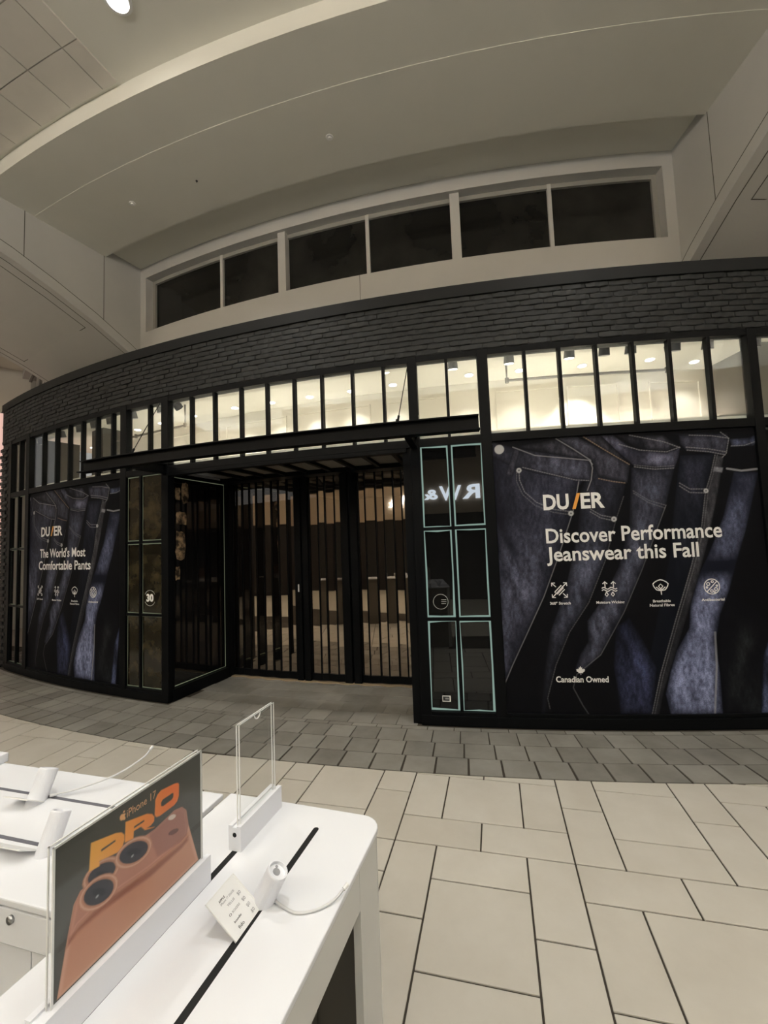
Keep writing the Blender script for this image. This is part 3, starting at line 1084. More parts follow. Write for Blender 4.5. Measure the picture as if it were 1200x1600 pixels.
SG={
 'P':[(0.185,0.875),(0.333,0.816),(0.369,0.79),(0.387,0.757),(0.388,0.715),(0.376,0.679),(0.343,0.661),(0.297,0.677),(0.234,0.701),(0.235,0.663),(0.176,0.68)],
 'Pslit':[(0.244,0.775),(0.33,0.769),(0.331,0.755),(0.245,0.758)],
 'R':[(0.395,0.847),(0.544,0.789),(0.582,0.756),(0.6,0.718),(0.597,0.682),(0.572,0.669),(0.541,0.674),(0.602,0.633),(0.596,0.632),(0.529,0.668),(0.501,0.72),(0.451,0.729),(0.448,0.674),(0.39,0.692)],
 'Rslit':[(0.453,0.764),(0.522,0.757),(0.526,0.742),(0.452,0.748)],
 'O':[(0.607,0.851),(0.623,0.884),(0.652,0.9),(0.765,0.875),(0.793,0.86),(0.802,0.84),(0.8,0.739),(0.785,0.702),(0.76,0.688),(0.642,0.69),(0.614,0.703),(0.602,0.729)],
 'Oin':[(0.651,0.795),(0.665,0.811),(0.747,0.806),(0.754,0.794),(0.751,0.764),(0.738,0.753),(0.669,0.752),(0.652,0.765)],
 'body':[(0.018,0.011),(0.056,0.287),(0.095,0.536),(0.131,0.596),(0.177,0.589),(0.245,0.606),(0.347,0.606),(0.481,0.626),(0.602,0.612),(0.762,0.641),(0.826,0.618),(0.865,0.559),(0.884,0.414),(0.975,0.008)],
 'plateau':[(0.072,0.291),(0.066,0.358),(0.097,0.533),(0.131,0.596),(0.177,0.592),(0.245,0.609),(0.347,0.606),(0.48,0.623),(0.602,0.612),(0.762,0.641),(0.826,0.618),(0.865,0.559),(0.883,0.415),(0.868,0.331),(0.816,0.316),(0.545,0.334),(0.246,0.396),(0.121,0.374)],
 'shade':[(0.059,0.288),(0.078,0.329),(0.129,0.363),(0.245,0.383),(0.545,0.319),(0.816,0.297),(0.876,0.308),(0.879,0.272),(0.822,0.253),(0.568,0.256),(0.253,0.325),(0.119,0.33)],
 'refl':[(0.552,0.629),(0.602,0.612),(0.762,0.641),(0.826,0.618),(0.863,0.562),(0.883,0.415),(0.868,0.331),(0.816,0.316),(0.622,0.367)],
 'apple':[(0.358,0.918),(0.366,0.929),(0.379,0.923),(0.39,0.919),(0.396,0.908),(0.389,0.901),(0.395,0.877),(0.39,0.868),(0.377,0.878),(0.365,0.882),(0.357,0.9)],
 'leaf':[(0.377,0.932),(0.382,0.944),(0.391,0.941),(0.389,0.927)],
 'bgrefl':[(-0.015,0.733),(0.165,0.731),(0.229,0.689),(0.023,0.35),(0.0,0.316)],
}
SE={
 'cam1':[(0.544,0.549),(0.552,0.52),(0.549,0.496),(0.537,0.478),(0.515,0.47),(0.488,0.47),(0.457,0.48),(0.427,0.498),(0.399,0.522),(0.377,0.549),(0.362,0.577),(0.355,0.604),(0.358,0.626),(0.369,0.643),(0.388,0.652),(0.413,0.653),(0.443,0.646),(0.473,0.63),(0.503,0.607),(0.527,0.579)],
 'cam2':[(0.327,0.592),(0.333,0.568),(0.33,0.547),(0.318,0.531),(0.3,0.522),(0.277,0.521),(0.252,0.528),(0.226,0.541),(0.204,0.559),(0.186,0.581),(0.174,0.604),(0.169,0.627),(0.172,0.646),(0.182,0.662),(0.199,0.671),(0.22,0.673),(0.245,0.669),(0.27,0.657),(0.294,0.639),(0.314,0.617)],
 'cam3':[(0.314,0.472),(0.321,0.442),(0.319,0.415),(0.308,0.396),(0.29,0.385),(0.266,0.384),(0.239,0.392),(0.211,0.409),(0.187,0.432),(0.167,0.46),(0.154,0.489),(0.148,0.517),(0.15,0.541),(0.16,0.56),(0.176,0.571),(0.199,0.574),(0.225,0.567),(0.252,0.552),(0.277,0.53),(0.299,0.502)],
 'flash':[(0.771,0.593),(0.773,0.585),(0.772,0.579),(0.767,0.575),(0.76,0.573),(0.751,0.573),(0.741,0.576),(0.731,0.581),(0.722,0.588),(0.715,0.596),(0.71,0.604),(0.708,0.611),(0.71,0.617),(0.714,0.621),(0.721,0.623),(0.73,0.623),(0.74,0.62),(0.75,0.615),(0.759,0.608),(0.766,0.601)],
 'mic':[(0.795,0.449),(0.797,0.442),(0.794,0.436),(0.786,0.433),(0.776,0.432),(0.763,0.435),(0.75,0.439),(0.737,0.446),(0.725,0.455),(0.716,0.463),(0.711,0.472),(0.71,0.479),(0.713,0.484),(0.719,0.488),(0.729,0.488),(0.742,0.486),(0.755,0.482),(0.768,0.475),(0.78,0.467),(0.79,0.458)],
}


PW, PH = 2.19, 2.36


def jeans_art():
    Xs, Ys = np.linspace(0, PW, 440), np.linspace(0, PH, 474)
    X, Y = np.meshgrid(Xs, Ys)
    C = np.zeros(X.shape + (3,)) + np.array((0.0055, 0.0055, 0.007))
    fine = 0.55 * vnoise(X, Y, 70, 34, 1) + 0.45 * vnoise(X, Y, 28, 7, 2)
    cloud = vnoise(X, Y, 5, 3.2, 3)
    cloud2 = vnoise(X, Y, 11, 7, 9)
    speck = np.random.default_rng(5).random(X.shape)
    sk = X - 0.25 * (2.36 - Y) * 0
    lean = vnoise(X + 0.35 * (Y - 1.2), Y, 16, 2.2, 4)

    def denim(C, poly, lo, hi, wid, fade, rot=0.0, f=0.006):
        sd = in_poly(X, Y, poly)
        m = np.clip(0.5 + sd / f, 0, 1)
        sh = np.clip(sd / wid, 0, 1) ** 0.85
        k = sh * fade(X, Y) * (0.18 + 0.55 * lean + 0.9 * (cloud - 0.3) + 0.35 * (cloud2 - 0.4))
        k = np.clip(k, 0, 1.5) * (0.25 + 1.5 * fine ** 1.2) * (0.65 + 0.7 * speck)
        col = np.array(lo)[None, None] + (np.array(hi) - np.array(lo))[None, None] * k[..., None]
        return over(C, m, col)
    one = lambda X, Y: np.ones_like(X)
    sm = lambda t: np.clip(t, 0, 1) ** 2 * (3 - 2 * np.clip(t, 0, 1))
    blk = (0.006, 0.006, 0.008)
    navy, blue = (0.062, 0.064, 0.100), (0.120, 0.128, 0.230)
    C = denim(C, LEGS['leg6'], blk, (0.050, 0.056, 0.060), 0.22, lambda X, Y: cloud2 * sm((0.95 - Y) / 0.4))
    C = denim(C, LEGS['leg7'], blk, (0.10, 0.12, 0.22), 0.03, one)
    C = denim(C, LEGS['leg5'], (0.010, 0.011, 0.019), (0.165, 0.185, 0.300), 0.07, lambda X, Y: 0.25 + 0.35 * sm((1.9 - Y) / 0.4) * sm((Y - 1.25) / 0.2) + 1.0 * sm((1.15 - Y) / 0.15) - 0.35 * sm((Y - 1.1) / 0.1) * sm((1.3 - Y) / 0.1))
    C = denim(C, LEGS['wb5'], blk, (0.075, 0.085, 0.140), 0.03, one)
    C = denim(C, LEGS['leg4'], (0.007, 0.008, 0.012), (0.034, 0.036, 0.055), 0.10, lambda X, Y: sm((Y - 1.0) / 0.6))
    C = denim(C, LEGS['leg4b'], (0.012, 0.012, 0.015), (0.050, 0.050, 0.058), 0.02, lambda X, Y: 0.4 + sm((Y - 0.8) / 0.6))
    C = denim(C, LEGS['in4'], blk, (0.05, 0.052, 0.072), 0.05, one)
    C = denim(C, LEGS['wb4'], (0.009, 0.009, 0.013), (0.062, 0.064, 0.090), 0.05, one)
    C = denim(C, LEGS['leg3hem'], blk, (0.045, 0.052, 0.105), 0.08, one)
    C = denim(C, LEGS['leg3'], (0.009, 0.009, 0.013), (0.112, 0.120, 0.172), 0.085, lambda X, Y: 0.45 + 0.65 * sm((1.75 - Y) / 0.4) - 0.2 * sm((0.7 - Y) / 0.3))
    C = denim(C, LEGS['in3'], blk, (0.050, 0.050, 0.066), 0.05, one)
    C = denim(C, LEGS['wb3'], (0.012, 0.012, 0.018), (0.120, 0.122, 0.175), 0.045, one)
    C = denim(C, LEGS['leg2'], (0.008, 0.008, 0.011), (0.080, 0.086, 0.125), 0.10, lambda X, Y: 0.25 + 0.8 * sm((1.65 - Y) / 0.5) * sm((Y - 0.2) / 0.5))
    C = denim(C, LEGS['in2'], blk, (0.04, 0.04, 0.052), 0.04, one)
    C = denim(C, LEGS['wb2'], (0.009, 0.009, 0.012), (0.055, 0.056, 0.076), 0.04, one)
    C = denim(C, LEGS['leg1'], (0.009, 0.009, 0.014), (0.100, 0.106, 0.155), 0.16, lambda X, Y: 0.35 + 0.75 * sm((1.65 - Y) / 0.4) * sm((Y - 0.1) / 0.3) - 0.25 * sm((1.05 - Y) / 0.1) * sm((Y - 0.75) / 0.1))
    C = denim(C, LEGS['in1'], blk, (0.045, 0.045, 0.058), 0.04, one)
    C = denim(C, LEGS['wb1'], (0.010, 0.010, 0.014), (0.062, 0.064, 0.090), 0.05, one)
    C = denim(C, LEGS['loop1'], (0.010, 0.010, 0.014), (0.12, 0.12, 0.155), 0.02, one)
    C = denim(C, LEGS['patch4'], (0.06, 0.06, 0.075), (0.35, 0.35, 0.37), 0.01, one)
    for k, pts in LINES.items():
        d, a = line_dist(X, Y, pts)
        solid = k in ('s1', 's5', 'p5', 'w1a', 'w1c', 'i1', 's3')
        w = 0.0042 if k not in ('s5', 'p5') else 0.009
        m = np.clip((w - d) / 0.005 + 0.3, 0, 1)
        if not solid:
            m = m * (0.7 + 0.3 * np.sin(a * 2 * math.pi / 0.021))
        amp = 0.55 if k not in ('s2', 's3', 'y3', 'y3b', 's4b', 'p1b', 'w3c') else 0.28
        if k[0] == 's':
            amp = amp * (0.55 + 0.45 * cloud)
        col = (0.40, 0.40, 0.42) if k not in ('i2', 'w2b') else (0.50, 0.36, 0.24)
        C = over(C, m * amp, col)
    for (c, r) in DOTS:
        d = np.hypot(X - c[0], Y - c[1])
        C = over(C, np.clip((r - d) / 0.005 + 0.5, 0, 1), (0.42, 0.42, 0.42))
        if r < 0.03:
            C = over(C, np.clip((r * 0.35 - d) / 0.005 + 0.5, 0, 1), (0.08, 0.08, 0.09))
    return grid_mesh('jeans_print', Xs, Ys, np.clip(C, 0.003, 1), lambda x, y: fac(x, -0.018, 0.115 + y), M['print'])


jeans = jeans_art()


def on_poster(vf, name, material, root, lift=0.0015):
    a, fs = vf
    MB().add([fac(x, -0.018 + lift, z) for x, z in a], fs).build(name, material, root, fix=False)


def join2d(parts):
    V, F = [], []
    for a, fs in parts:
        n = len(V)
        V += [tuple(p) for p in a]
        F += [tuple(i + n for i in f) for f in fs]
    return V, F


def icon(kind, x, z, r):
    w = r * 0.13
    L = []

    def ln(*p):
        L.append(ribbon2d([(x + a * r, z + b * r) for a, b in p], w))

    def rg(a, b, q):
        L.append(ribbon2d(ring2d(x + a * r, z + b * r, q * r), w * 0.9, True))
    if kind == 'stretch':
        for sx in (-1, 1):
            for sy in (-1, 1):
                ln((0.45 * sx, 0.45 * sy), (1.0 * sx, 1.0 * sy))
                ln((1.0 * sx, 0.55 * sy), (1.0 * sx, 1.0 * sy), (0.55 * sx, 1.0 * sy))
        ln((-0.65, -0.25), (0.25, 0.65), (0.45, 0.45), (-0.45, -0.45), (-0.65, -0.25))
        ln((-0.35, -0.55), (0.55, 0.35))
        ln((-0.1, -0.7), (0.7, 0.1))
    elif kind == 'wick':
        for sx in (-0.55, 0.55):
            ln((sx, 0.2), (sx, 1.0))
            ln((sx - 0.3, 0.7), (sx, 1.0), (sx + 0.3, 0.7))
        for q in (0.1, -0.2):
            ln(*[(-1 + 2 * t / 10, q + 0.13 * math.sin(t * 1.25)) for t in range(11)])
        for sx in (-0.4, 0.4):
            ln((sx, -0.4), (sx + 0.2, -0.75), (sx, -1.0), (sx - 0.2, -0.75), (sx, -0.4))
    elif kind == 'cotton':
        ln(*[(0.95 * math.sin(t * 0.42) * (1 - 0.12 * math.cos(3 * t * 0.42)), 0.25 + 0.72 * math.cos(t * 0.42) * (1 + 0.08 * math.cos(3 * t * 0.42))) for t in range(16)])
        ln((0, -0.2), (0.28, 0.15), (0, 0.45), (-0.28, 0.15), (0, -0.2))
        ln((-0.6, 0.05), (-0.1, -0.35), (0, -0.2))
        ln((0.6, 0.05), (0.1, -0.35), (0, -0.2))
        ln((0, -0.3), (0.03, -1.0))
    else:
        rg(0, 0, 1.0)
        ln((-0.68, -0.68), (0.68, 0.68))
        for a, b, q in ((-0.45, 0.35, 0.2), (0.1, 0.65, 0.14), (0.5, -0.35, 0.2), (-0.05, -0.6, 0.17), (-0.65, -0.1, 0.1), (0.65, 0.1, 0.1), (0.3, -0.75, 0.08)):
            rg(a, b, q)
    return join2d(L)


def poster(s0, label, lines, leaf):
    root = put('poster', jeans)
    root.matrix_world = arc_rot(s0)
    tag(root, label, 'poster', 'denim shop window posters')
    X = lambda s: s - s0
    dz = 0.0
    # wordmark with its orange slash
    lg = lines['logo']
    on_poster(fit_text('DU', X(lg[0]), X(lg[0] + 0.42 * (lg[1] - lg[0])), lg[2], lg[3], 0.03), 'wordmark', M['ink_white'], root)
    on_poster(fit_text('ER', X(lg[0] + 0.615 * (lg[1] - lg[0])), X(lg[1]), lg[2], lg[3], 0.03), 'wordmark', M['ink_white'], root)
    a, b = X(lg[0] + 0.47 * (lg[1] - lg[0])), X(lg[0] + 0.575 * (lg[1] - lg[0]))
    w = 0.028
    on_poster(([(a, lg[2]), (a + w, lg[2]), (b + w * 0.7, lg[3]), (b - w * 0.3, lg[3])], [(0, 1, 2, 3)]), 'wordmark_slash', M['ink_orange'], root, 0.002)
    for (txt, x0, x1, z0, z1) in lines['text']:
        on_poster(fit_text(txt, X(x0), X(x1), z0, z1, 0.018), 'headline', M['ink_white'], root)
    for (kind, cx, cz, cap) in lines['icons']:
        on_poster(icon(kind, X(cx), cz, 0.062), 'icon', M['ink_white'], root)
        k = 0
        for c in cap:
            w = 0.0142 * len(c)
            on_poster(fit_text(c, X(cx) - w / 2, X(cx) + w / 2, 1.028 - 0.034 * k, 1.050 - 0.034 * k, 0.02), 'caption', M['ink_white'], root)
            k += 1
    if leaf:
        P = [(0, 1), (0.18, 0.62), (0.38, 0.72), (0.30, 0.22), (0.55, 0.45), (0.62, 0.30), (0.95, 0.34), (0.82, 0.05), (0.95, -0.05), (0.42, -0.42), (0.48, -0.58), (0.05, -0.52), (0.05, -0.95)]
        P = P + [(-x, y) for x, y in P[::-1] if x > 0]
        V = [(X(2.096) + 0.038 * x, 0.474 + 0.038 * y) for x, y in P]
        n = len(V)
        on_poster((V + [(X(2.096), 0.474)], [(i, (i + 1) % n, n) for i in range(n)]), 'maple_leaf', M['ink_white'], root)
        on_poster(fit_text('Canadian Owned', X(1.892), X(2.316), 0.377, 0.427, 0.02), 'caption', M['ink_white'], root)
    return root


poster(1.475, 'dark denim poster reading Discover Performance Jeanswear this Fall', {
    'logo': (1.880, 2.389, 1.842, 1.978),
    'text': [('Discover Performance', 1.885, 3.322, 1.553, 1.680), ('Jeanswear this Fall', 1.880, 3.122, 1.397, 1.520)],
    'icons': [('stretch', 1.968, 1.150, ('360° Stretch',)), ('wick', 2.376, 1.150, ('Moisture Wicking',)), ('cotton', 2.790, 1.152, ('Breathable', 'Natural Fibres')), ('bact', 3.200, 1.146, ('Antibacterial',))]}, True)
poster(-4.965, "dark denim poster reading The World's Most Comfortable Pants", {
    'logo': (-4.520, -3.966, 1.866, 1.993),
    'text': [("The World's Most", -4.545, -3.446, 1.585, 1.700), ('Comfortable Pants', -4.575, -3.337, 1.425, 1.540)],
    'icons': [('stretch', -4.527, 1.150, ('360° Stretch',)), ('wick', -4.085, 1.152, ('Moisture Wicking',)), ('cotton', -3.667, 1.150, ('Breathable', 'Natural Fibres')), ('bact', -3.281, 1.152, ('Antibacterial',))]}, False)


# ------------------------------------------------------------------ vinyl decals on the filmed panes
def flat_on(P, vf, name, material, root=None):
    a, fs = vf
    return MB().add([P(x, z, 0.003) for x, z in a], fs).build(name, material, root, fix=False)


PL, PR = chord(-2.665, -2.10), chord(0.826, 1.378)
dec = flat_on(PL, join2d([fit_text('30', -2.355, -2.245, 1.06, 1.145, 0.05)]), 'decal', M['ink_white'])
flat_on(PL, join2d([ribbon2d([(-2.30 + 0.085 * math.cos(t * 0.12 + 0.5), 1.10 + 0.085 * math.sin(t * 0.12 + 0.5)) for t in range(19)], 0.006),
                    ribbon2d([(-2.30 + 0.085 * math.cos(t * 0.12 + 3.64), 1.10 + 0.085 * math.sin(t * 0.12 + 3.64)) for t in range(19)], 0.006)]), 'ring', M['decal'], dec)
tag(dec, 'round white decal reading 30 on the narrow brown window', 'decal')
dec2 = flat_on(PR, join2d([ribbon2d(ring2d(0.950, 1.068, 0.066), 0.005, True), ribbon2d([(0.955, 1.085), (1.0, 1.085)], 0.006), ribbon2d([(0.955, 1.068), (1.0, 1.068)], 0.006), ribbon2d([(0.955, 1.051), (0.995, 1.051)], 0.006)]), 'decal', M['decal'])
tag(dec2, 'grey ring shaped decal with small lines on the black narrow window', 'decal')
stk = MB()
a = PR(0.905, 0.200, 0.002)
stk.add([PR(0.925, 0.197, 0.003), PR(0.998, 0.197, 0.003), PR(0.998, 0.250, 0.003), PR(0.925, 0.250, 0.003)], [(0, 1, 2, 3)], 0)
stk.add([PR(0.930, 0.205, 0.004), PR(0.988, 0.205, 0.004), PR(0.988, 0.242, 0.004), PR(0.930, 0.242, 0.004)], [(0, 1, 2, 3)], 1)
stk.add([PR(0.950, 0.218, 0.005), PR(0.982, 0.218, 0.005), PR(0.982, 0.230, 0.005), PR(0.950, 0.230, 0.005)], [(0, 1, 2, 3)], 2)
tag(stk.build('sticker', [M['ink_white'], M['ink_black'], M['decal']], fix=False), 'small rectangular sticker low on the black narrow window', 'sticker')

# ------------------------------------------------------------------ canopy beam over the entrance
cb = empty('canopy_beam', fac(-0.65, 0.45, 2.46))
tag(cb, 'black steel canopy beam on arms and tie rods over the entrance', 'canopy')
ZB0, ZB1 = 2.463, 2.582
mb = MB().arc(-2.62, 1.335, 0.497, 0.507, ZB0, ZB1)
mb.arc(-2.66, 1.34, 0.455, 0.55, ZB0, ZB0 + 0.010)
mb.arc(-2.62, 1.335, 0.455, 0.55, ZB1 - 0.010, ZB1)
under(mb.build('beam', M['steel'], cb))
for s in (0.78, -2.05):
    p0, p1 = fac(s, 0.0, 0), fac(s, 0.42, 0)
    tt = (p1 - p0).normalized()
    nn = Vector((tt.y, -tt.x, 0)) * 0.03
    mb = MB()
    for (z0, z1, k) in ((2.462, 2.474, 1), (2.56, 2.572, 1), (2.474, 2.56, 0.2)):
        mb.hexa([p0 + nn * k + Vector((0, 0, z0)), p1 + nn * k + Vector((0, 0, z0)), p1 - nn * k + Vector((0, 0, z0)), p0 - nn * k + Vector((0, 0, z0)),
                 p0 + nn * k + Vector((0, 0, z1)), p1 + nn * k + Vector((0, 0, z1)), p1 - nn * k + Vector((0, 0, z1)), p0 - nn * k + Vector((0, 0, z1))])
    under(mb.build('arm', M['steel'], cb))
    a, b = fac(s - (0.03 if s > 0 else 0.05), 0.02, 3.26), fac(0.70 if s > 0 else -2.02, 0.44, ZB1 + 0.01)
    rod = under(MB().tube([a, b], 0.004, 8).build('tie_rod', M['steel'], cb))
    d = (a - b).normalized()
    k1 = MB().tube([b + d * 0.03, b + d * 0.09], 0.011, 8)
    k1.tube([b - Vector((0, 0, 0.01)), b + Vector((0, 0, 0.035))], 0.014, 8)
    k1.build('turnbuckle', M['steel'], rod)

# ------------------------------------------------------------------ lamps
WARM = (1.0, 0.98, 0.94)


def area_lamp(name, loc, w, size, parent, spread=math.pi, col=WARM):
    l = bpy.data.lights.new(name, 'AREA')
    l.shape = 'DISK'
    l.size = size
    l.energy = w
    l.color = col
    l.spread = spread
    o = bpy.data.objects.new(name, l)
    COL.objects.link(o)
    o.parent = parent
    o.location = loc
    return o


def ceiling_lamp(s, o, label, w=1.0):
    p = fac(s, o, 5.745)
    root = empty('ceiling_lamp', p)
    tag(root, label, 'ceiling lamp', 'mall ceiling lamps')
    nn = 24
    v, f = [], []
    for k in range(nn):
        a = 2 * math.pi * k / nn
        for (r, z) in ((0.10, 0.0), (0.10, -0.012), (0.078, -0.016), (0.07, 0.0)):
            v.append((r * math.cos(a), r * math.sin(a), z))
    for k in range(nn):
        l = (k + 1) % nn
        for q in range(3):
            f.append((4 * k + q, 4 * l + q, 4 * l + q + 1, 4 * k + q + 1))
    MB().add(v, f).build('trim_ring', M['white_metal'], root)
    MB().tube([(0, 0, -0.003), (0, 0, -0.008)], 0.072, 24).build('lens', M['lamp_lens'], root)
    area_lamp('lamp_light', (0, 0, -0.022), MALL_LAMP_W * w, 0.14, root, 2.2)
    return root


ceiling_lamp(-0.98, 1.49, 'bright round ceiling lamp beside the ceiling panels, above the shop entrance')
ceiling_lamp(2.64, 1.60, 'round ceiling lamp above the poster with the Performance headline')
ceiling_lamp(-4.7, 2.4, 'round ceiling lamp above the poster with the Comfortable headline', 0.8)
ceiling_lamp(0.75, 3.3, 'round ceiling lamp straight above the white display tables', 1.0)
ceiling_lamp(-2.4, 4.6, 'round ceiling lamp over the open floor past the display tables', 1.0)
ceiling_lamp(3.6, 4.8, 'round ceiling lamp over the open floor nearest the opposite shops', 1.0)


def shop_light(s, o, label, w=1.0):
    root = empty('recessed_downlight', fac(s, o, ZI))
    tag(root, label, 'downlight', 'shop ceiling downlights')
    MB().tube([(0, 0, 0.001), (0, 0, -0.006)], [0.062, 0.060], 20).build('trim_ring', M['white_metal'], root)
    MB().tube([(0, 0, -0.004), (0, 0, -0.010)], 0.048, 20).build('lens', M['shop_lens'], root)
    l = bpy.data.lights.new('downlight_beam', 'SPOT')
    l.energy = SHOP_LAMP_W * w
    l.spot_size = math.radians(95)
    l.spot_blend = 0.6
    l.shadow_soft_size = 0.04
    l.color = (1.0, 0.94, 0.83)
    b = bpy.data.objects.new('downlight_beam', l)
    COL.objects.link(b)
    b.parent = root
    b.location = (0, 0, -0.02)
    b.rotation_euler = (0, 0, 0)
    return root


DL = [(-2.33, -1.45, 3.0), (-1.67, -1.5, 1), (-1.01, -1.52, 1), (-0.34, -1.53, 1), (0.30, -1.50, 1), (1.37, -1.45, 1), (2.04, -1.45, 1), (3.68, -1.38, 1),
      (4.35, -1.50, 1), (-3.2, -1.42, 1), (-4.0, -1.42, 1), (-4.71, -1.42, 1), (0.30, -1.05, 0.5), (2.85, -1.45, 6.0), (-5.34, -1.50, 1), (-6.2, -1.50, 1), (-6.75, -1.5, 1)]
ORD = {0: 'above the entrance, next to the cheek window', 1: 'second from the cheek window', 2: 'third from the cheek window', 3: 'fourth from the cheek window', 4: 'fifth from the cheek window',
       5: 'over the black narrow window', 6: 'at the near end of the pipe', 7: 'at the far end of the pipe', 8: 'beside the dark end wall', 9: 'by the short pipe elbow', 10: 'second from the dark shop column', 11: 'closest to the dark shop column',
       12: 'nearer the glass than its row', 13: 'glaring brightest in the middle of the pipe', 14: 'directly above the dark shop column', 15: 'behind the dark shop partition', 16: 'farthest along, past the dark shop partition'}
for i, (s, o, w) in enumerate(DL):
    shop_light(s, o, 'recessed shop downlight ' + ORD[i], w)


def track_head(s, label, lit, tilt=0.25):
    root = empty('spotlight', fac(s, -0.24, 3.365), s / R)
    tag(root, label, 'spotlight', 'black spotlights behind the transom glass')
    MB().tube([(0, 0, 0), (0, 0, -0.02)], 0.014, 10).build('stem', M['lamp_black'], root)
    dy, dz = math.sin(tilt), -math.cos(tilt)
    a = Vector((0, 0, -0.005))
    b = a + Vector((0, dy, dz)) * 0.085
    MB().tube([a, b], [0.044, 0.050], 16).build('housing', M['lamp_black'], root)
    MB().tube([b, b + Vector((0, dy, dz)) * 0.003], 0.042, 16).build('lens', M['shop_lens'] if lit else M['grey_plastic'], root)
    if lit:
        l = bpy.data.lights.new('spotlight_beam', 'SPOT')
        l.energy = 14.0 * lit
        l.spot_size = math.radians(80)
        l.spot_blend = 0.5
        l.shadow_soft_size = 0.03
        l.color = (1.0, 0.95, 0.85)
        q = bpy.data.objects.new('spotlight_beam', l)
        COL.objects.link(q)
        q.parent = root
        q.location = b + Vector((0, dy, dz)) * 0.01
        q.rotation_euler = Vector((0, dy, dz)).to_track_quat('-Z', 'Y').to_euler()
    return root


TH = [(1.16, 1.0, 'over the black narrow window'), (1.70, 1.0, 'at the first pane over the Performance poster'), (2.26, 1.0, 'at the third pane over the Performance poster'),
      (2.58, 0, 'unlit, just past the glare on the wall'), (2.82, 0, 'unlit, at the fifth pane over the Performance poster'), (3.22, 0, 'unlit, above the far pipe end'),
      (3.52, 0, 'unlit, at the last pane over the Performance poster'), (3.95, 0, 'unlit, past the last thick post'),
      (-2.40, 0, 'unlit, over the brown narrow window'), (-2.90, 0, 'unlit, first over the Comfortable poster'), (-3.35, 0, 'unlit, second over the Comfortable poster'),
      (-3.70, 0, 'unlit, third over the Comfortable poster'), (-4.05, 0, 'unlit, fourth over the Comfortable poster'), (-4.55, 0, 'unlit, fifth over the Comfortable poster'), (-5.20, 0, 'unlit, nearest the brick pier')]
for (s, lit, wh) in TH:
    track_head(s, 'black shop spotlight ' + wh, lit, 0.25)
track_head(-2.16, 'brightly lit shop spotlight glaring beside the upper end of a tie rod', 4.0, 0.9)

for (pts, lab) in (([(1.79, -1.0, 3.655), (1.79, -1.0, 3.38), (2.4, -1.0, 3.38), (3.0, -1.0, 3.38), (3.62, -1.0, 3.38), (3.62, -1.0, 3.655)], 'long grey sprinkler pipe under the shop ceiling above the Performance poster'),
                   ([(-4.6, -1.0, 3.36), (-4.0, -1.0, 3.36), (-3.4, -1.0, 3.36), (-2.86, -1.0, 3.36), (-2.86, -1.0, 3.655)], 'short grey sprinkler pipe under the shop ceiling near the tie rod glare')):
    P = [fac(*p) for p in pts]
    root = empty('sprinkler_pipe', P[0])
    tag(root, lab, 'pipe')
    under(MB().tube(P, 0.016, 10).build('pipe', M['pipe'], root))
    for p in P[1:-1]:
        if p in (P[1], P[-2]):
            under(MB().tube([p - Vector((0, 0, 0.028)), p + Vector((0, 0, 0.028))], 0.023, 10).build('elbow', M['pipe'], root))

for (s, o, m, lab, r) in ((-2.32, 0.19, 'white_metal', 'white ceiling sprinkler cap near the left girder', 0.035), (0.10, 0.14, 'white_metal', 'white ceiling sprinkler cap above the middle window pair', 0.035), (-1.44, 0.14, 'lamp_black', 'tiny black sensor dot on the plaster ceiling', 0.012)):
    root = empty('fire_sprinkler' if r > 0.02 else 'smoke_sensor', fac(s, o, 5.575))
    tag(root, lab, 'sprinkler' if r > 0.02 else 'sensor')
    MB().tube([(0, 0, 0), (0, 0, -0.006)], [r, r * 0.95], 16).build('escutcheon', M[m], root)
    MB().tube([(0, 0, -0.005), (0, 0, -0.018)], [r * 0.5, r * 0.4], 12).build('plug', M[m], root)

# the shop sign across the mall, seen mirrored in the narrow window
sg = empty('shop_sign', fac(0.98, 7.95, 2.7))
tag(sg, 'white lit RW& shop sign mirrored in the black narrow window', 'sign')
for (ch, a, b, z0, z1) in (('R', 1.49, 1.17, 2.72, 3.11), ('W', 1.155, 0.75, 2.70, 3.10), ('&', 0.72, 0.46, 2.74, 3.02)):
    v, f = text2d(ch, 0.03)
    lo, hi = v.min(0), v.max(0)
    mb = MB()
    q = [(a + (x - lo[0]) / (hi[0] - lo[0]) * (b - a), z0 + (y - lo[1]) / (hi[1] - lo[1]) * (z1 - z0)) for x, y in v]
    mb.add([fac(s, 7.94, z) for s, z in q], f)
    o = under(mb.build('letter', M['sign_light'], sg, fix=False))
    sol = o.modifiers.new('depth', 'SOLIDIFY')
    sol.thickness = 0.03


# ------------------------------------------------------------------ display tables
T = 0.90


def rounded(x0, x1, y0, y1, corners, r, n=6):
    """outline, counter-clockwise; corners lists which of (SW, SE, NE, NW) are rounded"""
    P = []
    for (cx, cy, a0, nm, px, py) in ((x0 + r, y0 + r, math.pi, 'SW', x0, y0), (x1 - r, y0 + r, 1.5 * math.pi, 'SE', x1, y0), (x1 - r, y1 - r, 0, 'NE', x1, y1), (x0 + r, y1 - r, 0.5 * math.pi, 'NW', x0, y1)):
        if nm in corners:
            for k in range(n + 1):
                a = a0 + 0.5 * math.pi * k / n
                P.append((cx + r * math.cos(a), cy + r * math.sin(a)))
        else:
            P.append((px, py))
    return P


